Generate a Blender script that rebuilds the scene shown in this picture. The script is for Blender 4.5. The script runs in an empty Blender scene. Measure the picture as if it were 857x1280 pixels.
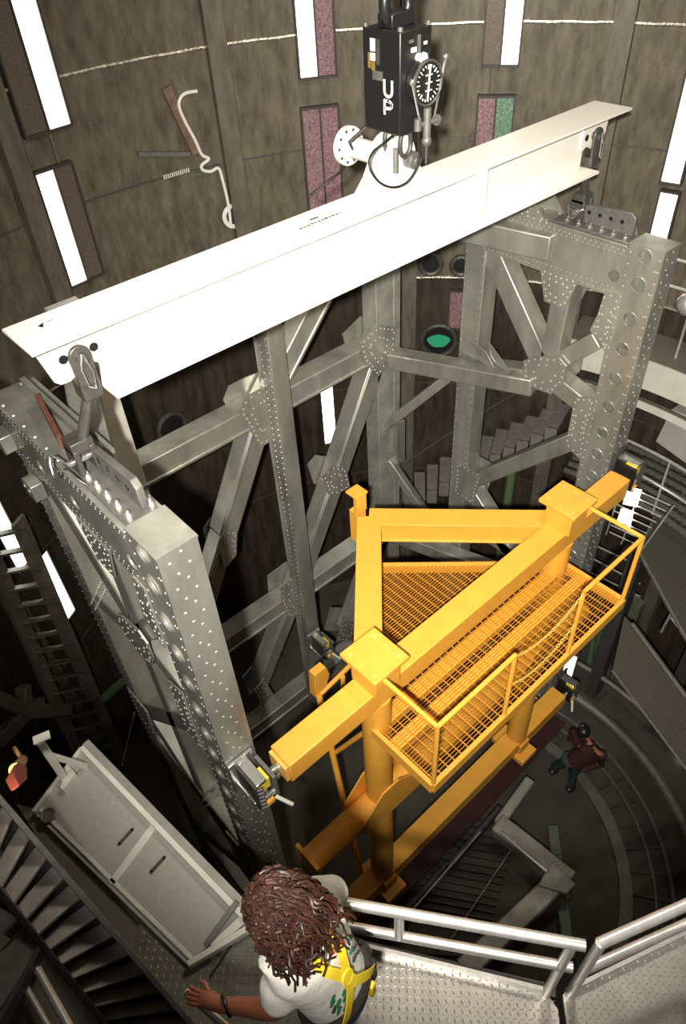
import bpy, bmesh, math, random
from mathutils import Vector, Matrix
random.seed(7)
col = bpy.context.scene.collection
Z0 = 13.0                                   # eye height above the chamber floor; all heights below are relative to the eye
FPX = 898.0; CX, CY = 428.5, 640.0
BX = Vector((0.740662, -0.487906, 0.461917)); BY = Vector((-0.669943, -0.484171, 0.56281)); BZ = Vector((-0.050952, -0.72631, -0.685476))

# ---------------------------------------------------------------- surveying helpers
def ray(u, v):
    c = Vector((u-CX, v-CY, FPX)); return Vector((BX.dot(c), BY.dot(c), BZ.dot(c)))
def PZ(u, v, z): d = ray(u, v); return d*(z/d.z)
def PX(u, v, x): d = ray(u, v); return d*(x/d.x)
def PY(u, v, y): d = ray(u, v); return d*(y/d.y)
CC = Vector((4.3, 3.6, 0)); RW = 6.0
def PW(u, v, R=RW):
    d = ray(u, v); a = d.x**2+d.y**2; b = -2*(d.x*CC.x+d.y*CC.y); c = CC.x**2+CC.y**2-R*R
    return d*((-b+math.sqrt(b*b-4*a*c))/2/a)
def cyl(ang, R, z):
    a = math.radians(ang); return Vector((CC.x+R*math.cos(a), CC.y+R*math.sin(a), z))

# ---------------------------------------------------------------- mesh builder
class MB:
    def __init__(s): s.v = []; s.f = []
    def add(s, vs, fs):
        n = len(s.v); s.v += [Vector(p) for p in vs]; s.f += [tuple(i+n for i in f) for f in fs]; return s
    def hexa(s, p):
        return s.add(p, [(0,3,2,1),(4,5,6,7),(0,1,5,4),(1,2,6,5),(2,3,7,6),(3,0,4,7)])
    def box(s, a, b):
        x0,y0,z0 = a; x1,y1,z1 = b
        return s.hexa([(x0,y0,z0),(x1,y0,z0),(x1,y1,z0),(x0,y1,z0),(x0,y0,z1),(x1,y0,z1),(x1,y1,z1),(x0,y1,z1)])
    def beam(s, p0, p1, w, h, up=(0,0,1)):
        p0, p1, up = Vector(p0), Vector(p1), Vector(up)
        d = (p1-p0).normalized(); sd = d.cross(up)
        if sd.length < 1e-4: sd = d.cross(Vector((0,1,0)))
        sd.normalize(); u = sd.cross(d).normalized(); a = sd*w/2; b = u*h/2
        return s.hexa([p0-a-b, p0+a-b, p1+a-b, p1-a-b, p0-a+b, p0+a+b, p1+a+b, p1-a+b])
    def chan(s, p0, p1, w, h, t=.02, up=(0,0,1), flip=1):
        # open channel: web on the 'up' side, two flanges
        p0, p1, up = Vector(p0), Vector(p1), Vector(up)
        d = (p1-p0).normalized(); sd = d.cross(up).normalized(); u = sd.cross(d).normalized()*flip
        s.beam(p0+u*(h/2-t/2), p1+u*(h/2-t/2), w, t, up)
        for k in (-1, 1): s.beam(p0+sd*k*(w/2-t/2), p1+sd*k*(w/2-t/2), t, h, up)
        return s
    def prism(s, pts, vec):
        pts = [Vector(p) for p in pts]; vec = Vector(vec); n = len(pts)
        nrm = Vector((0,0,0))
        for i in range(n): nrm += pts[i].cross(pts[(i+1) % n])
        if nrm.dot(vec) < 0: pts = pts[::-1]
        fs = [tuple(range(n))[::-1], tuple(range(n, 2*n))]+[(i, (i+1) % n, (i+1) % n+n, i+n) for i in range(n)]
        return s.add(pts+[p+vec for p in pts], fs)
    def tube(s, p0, p1, r, n=16, r1=None):
        p0, p1 = Vector(p0), Vector(p1); r1 = r if r1 is None else r1
        d = (p1-p0).normalized(); a = d.orthogonal().normalized(); b = d.cross(a)
        vs = []
        for p, rr in ((p0, r), (p1, r1)):
            vs += [p+(a*math.cos(t)+b*math.sin(t))*rr for t in [2*math.pi*i/n for i in range(n)]]
        return s.add(vs, [tuple(range(n))[::-1], tuple(range(n, 2*n))]+[(i, (i+1) % n, (i+1) % n+n, i+n) for i in range(n)])
    def path(s, pts, r, n=8, closed=False, taper=None):
        pts = [Vector(p) for p in pts]; m = len(pts); vs = []; prev = None
        for i, p in enumerate(pts):
            q0 = pts[(i-1) % m] if (closed or i > 0) else p; q1 = pts[(i+1) % m] if (closed or i < m-1) else p
            d = (q1-q0).normalized()
            if prev is None: a = d.orthogonal().normalized()
            else:
                a = prev-d*prev.dot(d); a = a.normalized() if a.length > 1e-6 else d.orthogonal().normalized()
            prev = a; b = d.cross(a); rr = r*(taper(i/(m-1)) if taper else 1)
            vs += [p+(a*math.cos(t)+b*math.sin(t))*rr for t in [2*math.pi*k/n for k in range(n)]]
        fs = []
        for i in range(m if closed else m-1):
            j = (i+1) % m
            fs += [(i*n+k, i*n+(k+1) % n, j*n+(k+1) % n, j*n+k) for k in range(n)]
        if not closed: fs += [tuple(range(n))[::-1], tuple(range((m-1)*n, m*n))]
        return s.add(vs, fs)
    def dome(s, c, nrm, r, n=6):
        c, nrm = Vector(c), Vector(nrm).normalized(); a = nrm.orthogonal().normalized(); b = nrm.cross(a); vs = []
        for rr, hh in ((1, 0), (.75, .4)):
            vs += [c+(a*math.cos(t)+b*math.sin(t))*r*rr+nrm*r*hh for t in [2*math.pi*k/n for k in range(n)]]
        vs.append(c+nrm*r*.6)
        return s.add(vs, [(k, (k+1) % n, (k+1) % n+n, k+n) for k in range(n)]+[(k+n, (k+1) % n+n, 2*n) for k in range(n)])
    def ball(s, c, r, sc=(1,1,1), n=12, m=8):
        c = Vector(c); vs = [c+Vector((0,0,r*sc[2]))]
        for i in range(1, m):
            ph = math.pi*i/m
            vs += [c+Vector((math.sin(ph)*math.cos(2*math.pi*k/n)*r*sc[0], math.sin(ph)*math.sin(2*math.pi*k/n)*r*sc[1], math.cos(ph)*r*sc[2])) for k in range(n)]
        vs.append(c-Vector((0,0,r*sc[2]))); fs = [(0, 1+k, 1+(k+1) % n) for k in range(n)]
        for i in range(m-2): fs += [(1+i*n+k, 1+(i+1)*n+k, 1+(i+1)*n+(k+1) % n, 1+i*n+(k+1) % n) for k in range(n)]
        L = len(vs)-1; fs += [(L, 1+(m-2)*n+(k+1) % n, 1+(m-2)*n+k) for k in range(n)]
        return s.add(vs, fs)
    def plate_holes(s, o, U, V, wu, wv, holes, thick):
        # rectangle o + U*[0,wu] + V*[0,wv] with round holes (u, v, r); thick = offset vector of the back side
        o, U, V, thick = Vector(o), Vector(U).normalized(), Vector(V).normalized(), Vector(thick)
        P = lambda u, v, b=0: o+U*u+V*v+thick*b
        def quad(u0, u1, v0, v1):
            s.hexa([P(u0,v0), P(u1,v0), P(u1,v1), P(u0,v1), P(u0,v0,1), P(u1,v0,1), P(u1,v1,1), P(u0,v1,1)])
        v = 0.; N = 32
        for (hu, hv, r) in sorted(holes, key=lambda h: h[1]):
            g = r+.02
            if hv-g > v: quad(0, wu, v, hv-g)
            v = hv+g
            vs = []
            angs = sorted([2*math.pi*i/N for i in range(N)]+[math.atan2(b, a) % (2*math.pi) for a in (-hu, wu-hu) for b in (-g, g)])
            for t in angs:
                c, sn = math.cos(t), math.sin(t)
                k = min([((wu-hu)/c if c > 0 else -hu/c) if abs(c) > 1e-9 else 1e9, g/abs(sn) if abs(sn) > 1e-9 else 1e9])
                vs.append((hu+c*k, hv+sn*k, hu+c*r, hv+sn*r))
            m = len(vs); pts = [P(a, b) for a, b, _, _ in vs]+[P(c, d) for _, _, c, d in vs]+[P(a, b, 1) for a, b, _, _ in vs]+[P(c, d, 1) for _, _, c, d in vs]
            fs = []
            for i in range(m):
                j = (i+1) % m
                fs += [(i, j, j+m, i+m), (i+2*m, i+3*m, j+3*m, j+2*m), (i+m, j+m, j+3*m, i+3*m)]
            s.add(pts, fs)
        if wv > v: quad(0, wu, v, wv)
        return s

# ---------------------------------------------------------------- objects
ORG = {}
def _mesh(name, mb, org, smooth):
    me = bpy.data.meshes.new(name); me.from_pydata([tuple(v-org) for v in mb.v], [], mb.f); me.update()
    bm = bmesh.new(); bm.from_mesh(me); bmesh.ops.recalc_face_normals(bm, faces=bm.faces); bm.to_mesh(me); bm.free()
    if smooth:
        me.polygons.foreach_set('use_smooth', [True]*len(me.polygons))
        try: me.set_sharp_from_angle(angle=math.radians(38))
        except Exception: pass
    return me
def bev(o, w, seg=2):
    m = o.modifiers.new('bevel', 'BEVEL'); m.width = w; m.segments = seg; m.limit_method = 'ANGLE'; m.angle_limit = math.radians(40)
def thing(name, label, cat, loc, group=None):
    o = bpy.data.objects.new(name, None); col.objects.link(o); o.location = loc; o.empty_display_size = .2
    o['label'] = label; o['category'] = cat
    if group: o['group'] = group
    ORG[o.name] = Vector(loc); return o
def part(parent, name, mb, mat, label=None, bevel=0, smooth=True, stuff=False):
    org = ORG[parent.name]; me = _mesh(name, mb, org, smooth); me.materials.append(mat)
    o = bpy.data.objects.new(name, me); col.objects.link(o); o.parent = parent; ORG[o.name] = org
    if label: o['label'] = label
    if stuff: o['kind'] = 'stuff'
    if bevel: bev(o, bevel)
    return o
def single(name, mb, mat, label=None, cat=None, group=None, kind=None, bevel=0, smooth=True):
    lo = min(v.z for v in mb.v); cx = sum(v.x for v in mb.v)/len(mb.v); cy = sum(v.y for v in mb.v)/len(mb.v)
    org = Vector((cx, cy, lo)); me = _mesh(name, mb, org, smooth); me.materials.append(mat)
    o = bpy.data.objects.new(name, me); col.objects.link(o); o.location = org; ORG[o.name] = org
    if label: o['label'] = label
    if cat: o['category'] = cat
    if group: o['group'] = group
    if kind: o['kind'] = kind
    if bevel: bev(o, bevel)
    return o

# ---------------------------------------------------------------- materials
def mat(name, base, rough=.5, metal=0., emit=None, es=0., noise=None, bump=0., spec=None, stretch=(1,1,1), nscale=6.):
    m = bpy.data.materials.new(name); m.use_nodes = True; nt = m.node_tree; b = nt.nodes['Principled BSDF']
    b.inputs['Base Color'].default_value = (*base, 1); b.inputs['Roughness'].default_value = rough; b.inputs['Metallic'].default_value = metal
    if spec is not None: b.inputs['Specular IOR Level'].default_value = spec
    if emit: b.inputs['Emission Color'].default_value = (*emit, 1); b.inputs['Emission Strength'].default_value = es
    if noise or bump:
        tc = nt.nodes.new('ShaderNodeTexCoord'); mp = nt.nodes.new('ShaderNodeMapping'); mp.inputs['Scale'].default_value = stretch
        nz = nt.nodes.new('ShaderNodeTexNoise'); nz.inputs['Scale'].default_value = nscale; nz.inputs['Detail'].default_value = 6; nz.inputs['Roughness'].default_value = .65
        nt.links.new(tc.outputs['Object'], mp.inputs[0]); nt.links.new(mp.outputs[0], nz.inputs['Vector'])
        if noise:
            cr = nt.nodes.new('ShaderNodeValToRGB'); cr.color_ramp.elements[0].position = .33; cr.color_ramp.elements[1].position = .68
            cr.color_ramp.elements[0].color = (*[max(0, c*(1-noise)) for c in base], 1); cr.color_ramp.elements[1].color = (*[min(1, c*(1+noise)) for c in base], 1)
            nt.links.new(nz.outputs['Fac'], cr.inputs[0]); nt.links.new(cr.outputs[0], b.inputs['Base Color'])
        if bump:
            bp = nt.nodes.new('ShaderNodeBump'); bp.inputs['Strength'].default_value = bump; bp.inputs['Distance'].default_value = .01
            nt.links.new(nz.outputs['Fac'], bp.inputs['Height']); nt.links.new(bp.outputs[0], b.inputs['Normal'])
    return m
def mesh_grid(name, base, cell=.03, rough=.6, metal=.3, dark=.35):
    # expanded / perforated sheet: fine pattern of dark openings
    m = mat(name, base, rough, metal); nt = m.node_tree; b = nt.nodes['Principled BSDF']
    tc = nt.nodes.new('ShaderNodeTexCoord'); mp = nt.nodes.new('ShaderNodeMapping'); mp.inputs['Rotation'].default_value = (0, 0, .785)
    ck = nt.nodes.new('ShaderNodeTexBrick'); ck.offset = 0; ck.inputs['Scale'].default_value = 1/cell
    ck.inputs['Brick Width'].default_value = 1; ck.inputs['Row Height'].default_value = 1; ck.inputs['Mortar Size'].default_value = .28; ck.inputs['Mortar Smooth'].default_value = .2
    ck.inputs['Color1'].default_value = (*[c*dark for c in base], 1); ck.inputs['Color2'].default_value = (*[c*dark for c in base], 1); ck.inputs['Mortar'].default_value = (*base, 1)
    nt.links.new(tc.outputs['Object'], mp.inputs[0]); nt.links.new(mp.outputs[0], ck.inputs[0]); nt.links.new(ck.outputs['Color'], b.inputs['Base Color'])
    return m

ALU = mat('aluminium', (.40, .40, .35), .38, .65, noise=.28, nscale=2.4, stretch=(1,1,.35), bump=.05)
ALU2 = mat('aluminium_dull', (.34, .345, .30), .5, .45, noise=.3, nscale=3, bump=.05)
RIV = mat('rivet_metal', (.80, .79, .74), .35, .55)
CHROME = mat('bright_steel', (.8, .8, .78), .22, .9)
LINKM = mat('link_steel', (.10, .095, .085), .45, .5, noise=.2, nscale=10)
STEEL = mat('grey_steel', (.17, .165, .15), .5, .5, noise=.2, nscale=10)
DSTEEL = mat('dark_steel', (.07, .068, .062), .5, .4, noise=.3, nscale=8)
WHITE = mat('white_paint', (.76, .73, .67), .38, 0, noise=.03, nscale=1.5)
YEL = mat('yellow_paint', (.80, .385, .050), .45, 0, noise=.07, nscale=5, bump=.04)
YELW = mat('yellow_worn_paint', (.80, .44, .09), .5, 0, noise=.1, nscale=9, bump=.05)
BLACK = mat('black_paint', (.012, .012, .012), .35)
RUBBER = mat('black_rubber', (.01, .008, .008), .5)
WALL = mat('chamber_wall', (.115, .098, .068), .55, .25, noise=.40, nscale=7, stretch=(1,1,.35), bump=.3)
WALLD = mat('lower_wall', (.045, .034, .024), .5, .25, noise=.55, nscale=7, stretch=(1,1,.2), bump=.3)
FLOOR = mat('chamber_floor', (.055, .050, .037), .65, .1, noise=.3, nscale=2, bump=.1)
POSTM = mat('wall_post', (.145, .128, .10), .5, .4, noise=.3, nscale=7, stretch=(1,1,.3))
FOIL = mat('seam_sealant', (.55, .5, .42), .25, .7, noise=.7, nscale=25, bump=.6)
LAMP = mat('lamp_diffuser', (.9, .9, .85), .5, emit=(1, .97, .86), es=4.0)
IRID = mat('unlit_diffuser', (.27, .165, .18), .3, .2, noise=.5, nscale=30, bump=.4)
UNLIT = mat('unlit_mesh_panel', (.13, .10, .08), .5, .3, noise=.4, nscale=60)
FRAME = mat('lamp_frame', (.06, .05, .045), .5, .3)
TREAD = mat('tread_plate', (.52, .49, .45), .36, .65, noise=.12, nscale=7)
TREAD_DIM = mat('tread_plate_dimmed', (.19, .18, .145), .42, .55, noise=.15, nscale=7)  # tread plate with the weaker light at lower left put into its colour
RAIL = mat('galvanised_rail', (.62, .61, .59), .34, .7, noise=.15, nscale=14)
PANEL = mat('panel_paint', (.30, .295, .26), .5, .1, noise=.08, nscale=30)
DECK = mesh_grid('deck_mesh', (.17, .155, .12), .028)
DECK2 = mesh_grid('walkway_mesh', (.085, .078, .062), .035)
FASC = mat('fascia_paint', (.55, .54, .48), .45, .1, noise=.1, nscale=3)
GREEN = mat('green_glass', (.03, .28, .14), .15, 0, emit=(.05, .5, .25), es=.12)
GREENP = mat('green_pipe', (.10, .16, .08), .5, .1)
NTREAD = mat('lightened_near_tread', (.50, .45, .42), .45, .3, noise=.2, nscale=9)  # base colour raised to make up for the spot's falloff on the near stair
TILE = mat('stair_tread', (.24, .22, .20), .5, .4, noise=.2, nscale=6)
MAROON = mat('maroon_cover', (.035, .006, .007), .7, noise=.3, nscale=4)
RED = mat('red_strap', (.20, .03, .015), .7); BRASS = mat('brass', (.4, .26, .08), .5, .6)
REDP = mat('red_paint', (.5, .03, .02), .4)
BROWN = mat('brown_block', (.12, .045, .028), .6, noise=.2)
RUST = mat('rust_channel', (.16, .10, .065), .6, .2, noise=.4)
SKIN = mat('skin', (.30, .10, .055), .5); HAIR = mat('hair', (.026, .009, .005), .5, noise=.6, nscale=18, spec=.35)
SHIRT = mat('white_shirt', (.70, .68, .62), .85, bump=1.0, noise=.06, nscale=9); JEANS = mat('jeans', (.03, .05, .11), .85, noise=.4, nscale=30, bump=.2)
HARN = mat('yellow_webbing', (.85, .62, .03), .6); GP = mat('shirt_print_green', (.02, .17, .08), .8); RP = mat('shirt_print_red', (.55, .05, .04), .8); BP = mat('shirt_print_dark', (.05, .06, .05), .8)
LEATHER = mat('dark_leather', (.02, .015, .012), .85)
DRED = mat('dark_red_cloth', (.035, .008, .007), .8); DCLOTH = mat('dark_cloth', (.03, .02, .02), .8); DGREEN = mat('dark_trousers', (.015, .04, .035), .8)
WHITEP = mat('white_plastic', (.7, .68, .62), .5)

# ================================================================ SETTING
def wall_shell(name, z0, z1, m, gap):
    mb = MB(); N = 144
    def q(k): return [cyl(360*k/N, RW, z0), cyl(360*k/N, RW, z1), cyl(360*k/N, RW+.12, z1), cyl(360*k/N, RW+.12, z0)]
    ks = [k for k in range(N) if not (gap and 192 <= 360*k/N < 248)]
    vs = []; idx = {}
    for k in range(N): vs += q(k)
    fs = []
    for k in ks:
        a, b = k*4, ((k+1) % N)*4; fs += [(a+i, a+(i+1) % 4, b+(i+1) % 4, b+i) for i in range(4)]
    if gap:
        ka = (max(k for k in ks if k < 100)+1)*4; kb = min(k for k in ks if k > 90)*4
        fs += [(ka, ka+1, ka+2, ka+3), (kb+3, kb+2, kb+1, kb)]
        used = sorted({i for f in fs for i in f}); mp = {o: n for n, o in enumerate(used)}; vs = [vs[i] for i in used]; fs = [tuple(mp[i] for i in f) for f in fs]
    mb.add(vs, fs); single(name, mb, m, kind='structure')
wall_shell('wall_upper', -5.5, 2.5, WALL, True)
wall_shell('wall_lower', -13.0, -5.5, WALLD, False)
mb = MB(); N = 96
pts = [cyl(360*k/N, RW, -13.0) for k in range(N)]
mb.prism(pts, (0, 0, -.15)); single('floor', mb, FLOOR, kind='structure')
mb = MB(); pts = [cyl(360*k/N, RW+.12, 2.5) for k in range(N)]
mb.prism(pts, (0, 0, .1)); single('ceiling', mb, WALL, kind='structure')

tn = [0]
def trim(mb, m, **k):
    tn[0] += 1; return single('trim_%d' % tn[0], mb, m, kind='structure', **k)
# weld seams round the shell
for z, r in ((-1.92, .022), (-5.5, .022)):
    mb = MB(); mb.path([cyl(-110+k*2.5, RW-.01, z+random.uniform(-.006, .006)) for k in range(120)], r, 6); trim(mb, FOIL)
for z in (-3.35, -7.6, -9.7):
    mb = MB(); mb.path([cyl(-110+k*2.5, RW-.004, z) for k in range(120)], .012, 5); trim(mb, DSTEEL)
# vertical wall posts (channel sections with bolt rows)
def wall_post(ang, z0=-13.0, z1=2.4, w=.26, d=.14):
    mb = MB(); a = math.radians(ang); rad = Vector((math.cos(a), math.sin(a), 0)); tan = Vector((-math.sin(a), math.cos(a), 0))
    c = CC+rad*(RW-d/2-.01)
    mb.beam(c+Vector((0,0,z0)), c+Vector((0,0,z1)), w, d, rad)
    inner = CC+rad*(RW-d-.01); z = z0+.3
    while z < z1:
        for s in (-.085, .085): mb.dome(inner+tan*s+Vector((0,0,z)), -rad, .013, 6)
        z += .33
    return trim(mb, POSTM)
for a in (-31.5, -5.3, 20.9, 47.4, 73.0, 101.9, 128.5, 155): wall_post(a)

# ---------------------------------------------------------------- wall lamps
def wall_lamp(a0, a1, z0, z1, bays, label, cat='wall lamp', group=None):
    """bays: list of materials from the larger angle (left in the photo) to the smaller"""
    am = (a0+a1)/2; t = thing('wall_light', label, cat, cyl(am, RW-.06, z0), group)
    n = len(bays); zc = (z0+z1)/2
    fr = MB(); w = math.radians(abs(a1-a0))*RW
    a = math.radians(am); rad = Vector((math.cos(a), math.sin(a), 0)); tan = Vector((math.sin(a), -math.cos(a), 0))   # tan points to the photo's right
    c = CC+rad*(RW-.055)
    def P(s, z, dd): return c+tan*s+rad*dd+Vector((0, 0, z))
    def bx(s0, s1, zz0, zz1, d0, d1, m):
        m.hexa([P(s0,zz0,d0), P(s1,zz0,d0), P(s1,zz0,d1), P(s0,zz0,d1), P(s0,zz1,d0), P(s1,zz1,d0), P(s1,zz1,d1), P(s0,zz1,d1)])
    bx(-w/2, w/2, z0, z1, .02, .06, fr)
    bx(-w/2-.01, w/2+.01, z0-.02, z0+.012, -.05, .05, fr); bx(-w/2-.01, w/2+.01, z1-.012, z1+.02, -.05, .05, fr)
    for k in range(n+1):
        s = -w/2+w*k/n; bx(s-.012, s+.012, z0, z1, -.05, .05, fr)
    part(t, 'frame', fr, FRAME)
    for k, m in enumerate(bays):
        d = MB(); bx(-w/2+w*k/n+.014, -w/2+w*(k+1)/n-.014, z0+.014, z1-.014, -.03, .018, d)
        part(t, 'diffuser' if m is LAMP else 'unlit_panel', d, m)
    return t
G = None
wall_lamp(93.6, 99.6, -2.42, -.6, [UNLIT, LAMP], 'tall lit wall lamp with dark mesh bay on its left, in the top left corner')
wall_lamp(95.0, 100.1, -4.28, -2.82, [LAMP, UNLIT], 'lit wall lamp with dark bay on its right, just above left end of white beam')
wall_lamp(57.5, 62.4, -2.42, -.6, [LAMP, IRID], 'wall lamp with lit left bay and pink right bay, above and left of black box')
wall_lamp(57.5, 62.6, -4.28, -2.8, [IRID, IRID], 'unlit pink twin bay lamp on wall behind the flanged white pipe')
wall_lamp(33.3, 38.0, -2.41, -.6, [UNLIT, LAMP], 'wall lamp with dark left bay and lit right bay, top right of the black box')
wall_lamp(33.3, 38.2, -4.28, -2.79, [IRID, mat('green_unlit_diffuser', (.16, .26, .19), .3, .2, noise=.5, nscale=30, bump=.4)], 'unlit pink and green lamp on wall just above right half of white beam')
wall_lamp(9.8, 12.4, -3.72, -2.2, [LAMP], 'lit wall lamp at right edge, upper of two there')
wall_lamp(9.6, 12.1, -5.3, -3.84, [LAMP], 'lit wall lamp beside top of right hand column, lower of two')
wall_lamp(122.6, 125.4, -7.42, -5.9, [LAMP], 'lit wall lamp cut by the left edge beside the small round window')
wall_lamp(119.3, 121.9, -8.98, -7.55, [LAMP], 'lit wall lamp low on the left, between the staircase and truss panel')
wall_lamp(61.0, 63.4, -8.75, -7.0, [LAMP], 'lit wall lamp seen through truss diagonals below the white beam')
wall_lamp(36.0, 40.6, -6.42, -5.72, [IRID, IRID], 'unlit pink lamp on wall beyond the truss column, above green porthole')
t = thing('floor_light', 'lit upright lamp seen just beneath right end of the yellow grating', 'lamp', PZ(706, 850, -12.95))
q0_ = PZ(705, 848, -12.95); fm = MB(); fm.beam(q0_, q0_+Vector((0,0,.95)), .34, .10, (-1,-.25,0)); part(t, 'frame', fm, FRAME)
fm = MB(); e_ = Vector((-1,-.25,0)).normalized()*.055; fm.beam(q0_+e_+Vector((0,0,.04)), q0_+e_+Vector((0,0,.9)), .26, .02, (-1,-.25,0)); part(t, 'diffuser', fm, LAMP)
# small conduits between lamp boxes
for a in (96.3, 58.6, 36.8):
    mb = MB(); mb.tube(cyl(a, RW-.03, -2.42), cyl(a, RW-.03, -2.8), .012, 8); trim(mb, STEEL)

def porthole(u, v, r, label, glassmat):
    p = PW(u, v); ang = math.atan2(p.y-CC.y, p.x-CC.x); rad = Vector((math.cos(ang), math.sin(ang), 0)); tan = Vector((-rad.y, rad.x, 0))
    c = CC+rad*(RW-.075); c.z = p.z
    t = thing('porthole', label, 'round window', c-Vector((0,0,r)))
    rg = MB(); rg.path([c+(tan*math.cos(x)+Vector((0,0,1))*math.sin(x))*r for x in [2*math.pi*k/36 for k in range(36)]], .045, 8, closed=True)
    for k in range(16):
        x = 2*math.pi*k/16; rg.dome(c+(tan*math.cos(x)+Vector((0,0,1))*math.sin(x))*(r)-rad*.04, -rad, .018)
    part(t, 'ring', rg, DSTEEL)
    g = MB(); g.tube(c+rad*.02, c-rad*.0, r*.97, 32); part(t, 'glass', g, BLACK)
    g = MB(); g.prism([c-rad*.012+(tan*math.cos(x)*(1+.12*math.sin(3*x))+Vector((0,0,1))*math.sin(x)*.62)*r*.66 for x in [2*math.pi*k/24 for k in range(24)]], -rad*.012)
    part(t, 'green_pane', g, glassmat)
porthole(548, 423, .30, 'round porthole with green glow on wall between truss columns', GREEN)
porthole(23, 655, .13, 'round window on dark wall above lit lamp near left edge', mat('green_glass_dim', (.03, .09, .04), .15))
porthole(212, 532, .26, 'dark round window glinting behind truss under left end of beam', mat('dark_glass', (.03, .025, .02), .08, .5))
porthole(538, 328, .17, 'small flanged port on wall just below middle of the beam', BLACK)
porthole(576, 330, .15, 'small flanged port right of another one on wall below beam', BLACK)

# cable tray, bracket and hoses on the wall between lamps
def wpt(u, v, off=.05):
    p = PW(u, v); d = (p-CC); d.z = 0; d.normalize(); return p-d*off
mb = MB(); mb.beam(wpt(205, 108, .06), wpt(243, 190, .06), .13, .06, wpt(205,108,0)-wpt(205,108,.5))
single('metal_channel', mb, RUST, 'rusty metal channel leaning on the wall beside white conduit', 'channel')
mb = MB(); mb.beam(wpt(170, 191, .05), wpt(236, 191, .05), .06, .05); single('wall_bracket', mb, STEEL, 'short horizontal metal bar fixed to wall left of rusty channel', 'bracket')
mb = MB()
ctrl = [(243,112),(228,115),(221,123),(221,134),(229,152),(240,172),(249,191),(258,196),(249,204),(250,210),(260,212),(270,208),(275,222),(281,246),(284,264),(286,285)]
pp = [wpt(u, v, .10) for u, v in ctrl]; sm = []
for i in range(len(pp)-1):
    p0, p1, p2, p3 = pp[max(i-1,0)], pp[i], pp[i+1], pp[min(i+2, len(pp)-1)]
    for k in range(5):
        t = k/5; sm.append(.5*((2*p1)+(p2-p0)*t+(2*p0-5*p1+4*p2-p3)*t*t+(3*p1-p0-3*p2+p3)*t**3))
mb.path(sm, .022, 8); single('white_hose', mb, WHITEP, 'white bent conduit snaking down the wall beside steel post', 'hose')
mb = MB(); c = wpt(290, 268, .08); ang = math.atan2(c.y-CC.y, c.x-CC.x); tan = Vector((-math.sin(ang), math.cos(ang), 0))
for rr in (.13, .15, .17): mb.path([c+(tan*math.cos(x)+Vector((0,0,1))*math.sin(x))*rr for x in [2*math.pi*k/30 for k in range(30)]], .013, 6, closed=True)
single('hose_coil', mb, WHITEP, 'coil of white hose hung on wall at the foot of conduit', 'hose coil')
mb = MB()
for k in range(13): mb.beam(wpt(203+k*2.55, 218-k*.75, .04), wpt(204+k*2.55, 223-k*.75, .04), .022, .012)
single('terminal_strip', mb, WHITEP, 'row of small white terminals on wall below the horizontal bar', 'terminal strip')
mb = MB(); mb.tube(wpt(238, 219, .05), wpt(257, 215, .05), .012, 6); single('wall_pin', mb, GREENP, 'small green rod sticking from wall under the white conduit', 'rod')

# ================================================================ TRUSS CRADLE
cr = thing('truss_cradle', 'tall riveted grey aluminium truss cradle around the yellow frame', 'truss frame', (4.36, 5.2, -13.0))
rv = []          # rivets as (pos, normal, r)
YA, YB = 3.28, 3.69; ZB = -12.9
def big_column(x0, x1, holes_px_x):
    c = MB(); t = .02
    hz = [(-3.447, .075), (-3.77, .085), (-4.189, .085), (-4.578, .085), (-4.986, .08), (-5.396, .08), (-5.797, .08), (-6.151, .08), (-6.53, .08)]
    z = -6.93
    while z > -12.6: hz.append((z, .08)); z -= .39
    H = -3.35-ZB
    for x, s in ((x0, 1), (x1, -1)):
        c.plate_holes((x, YA, ZB), (0,1,0), (0,0,1), YB-YA, H, [(.205, hzz-ZB, r) for hzz, r in hz], (t*s, 0, 0))
        for hzz, r in hz:
            c.path([Vector((x-s*.004, YA+.205+math.cos(a)*r, hzz+math.sin(a)*r)) for a in [2*math.pi*k/24 for k in range(24)]], .008, 6, closed=True)
    c.box((x0+.002, YA-.003, ZB), (x1-.002, YA+t, -3.352)); c.box((x0+.002, YB-t, ZB), (x1-.002, YB+.003, -3.352)); c.box((x0-.004, YA-.006, -3.368), (x1+.004, YB+.006, -3.348))
    for zz in range(6): c.box((x0+t*.5, YA+t*.5, -4.6-1.4*zz), (x1-t*.5, YB-t*.5, -4.58-1.4*zz))
    part(cr, 'column', c, ALU)
    z = -3.45; k = 0
    while z > ZB:
        for xx in (.10, .20):
            rv.append((Vector((x0+xx+(.02 if k % 2 else -.02), YA, z+(0 if xx < .15 else .05))), Vector((0,-1,0)), .014))
        for s, x in ((-1, x0), (1, x1)):
            for yy in (YA+.03, YB-.03): rv.append((Vector((x, yy, z)), Vector((s,0,0)), .010))
            if k % 2: rv.append((Vector((x, YA+.06, z)), Vector((s,0,0)), .010))
        z -= .13; k += 1
big_column(1.10, 1.42, 0); big_column(7.28, 7.60, 0)

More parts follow.
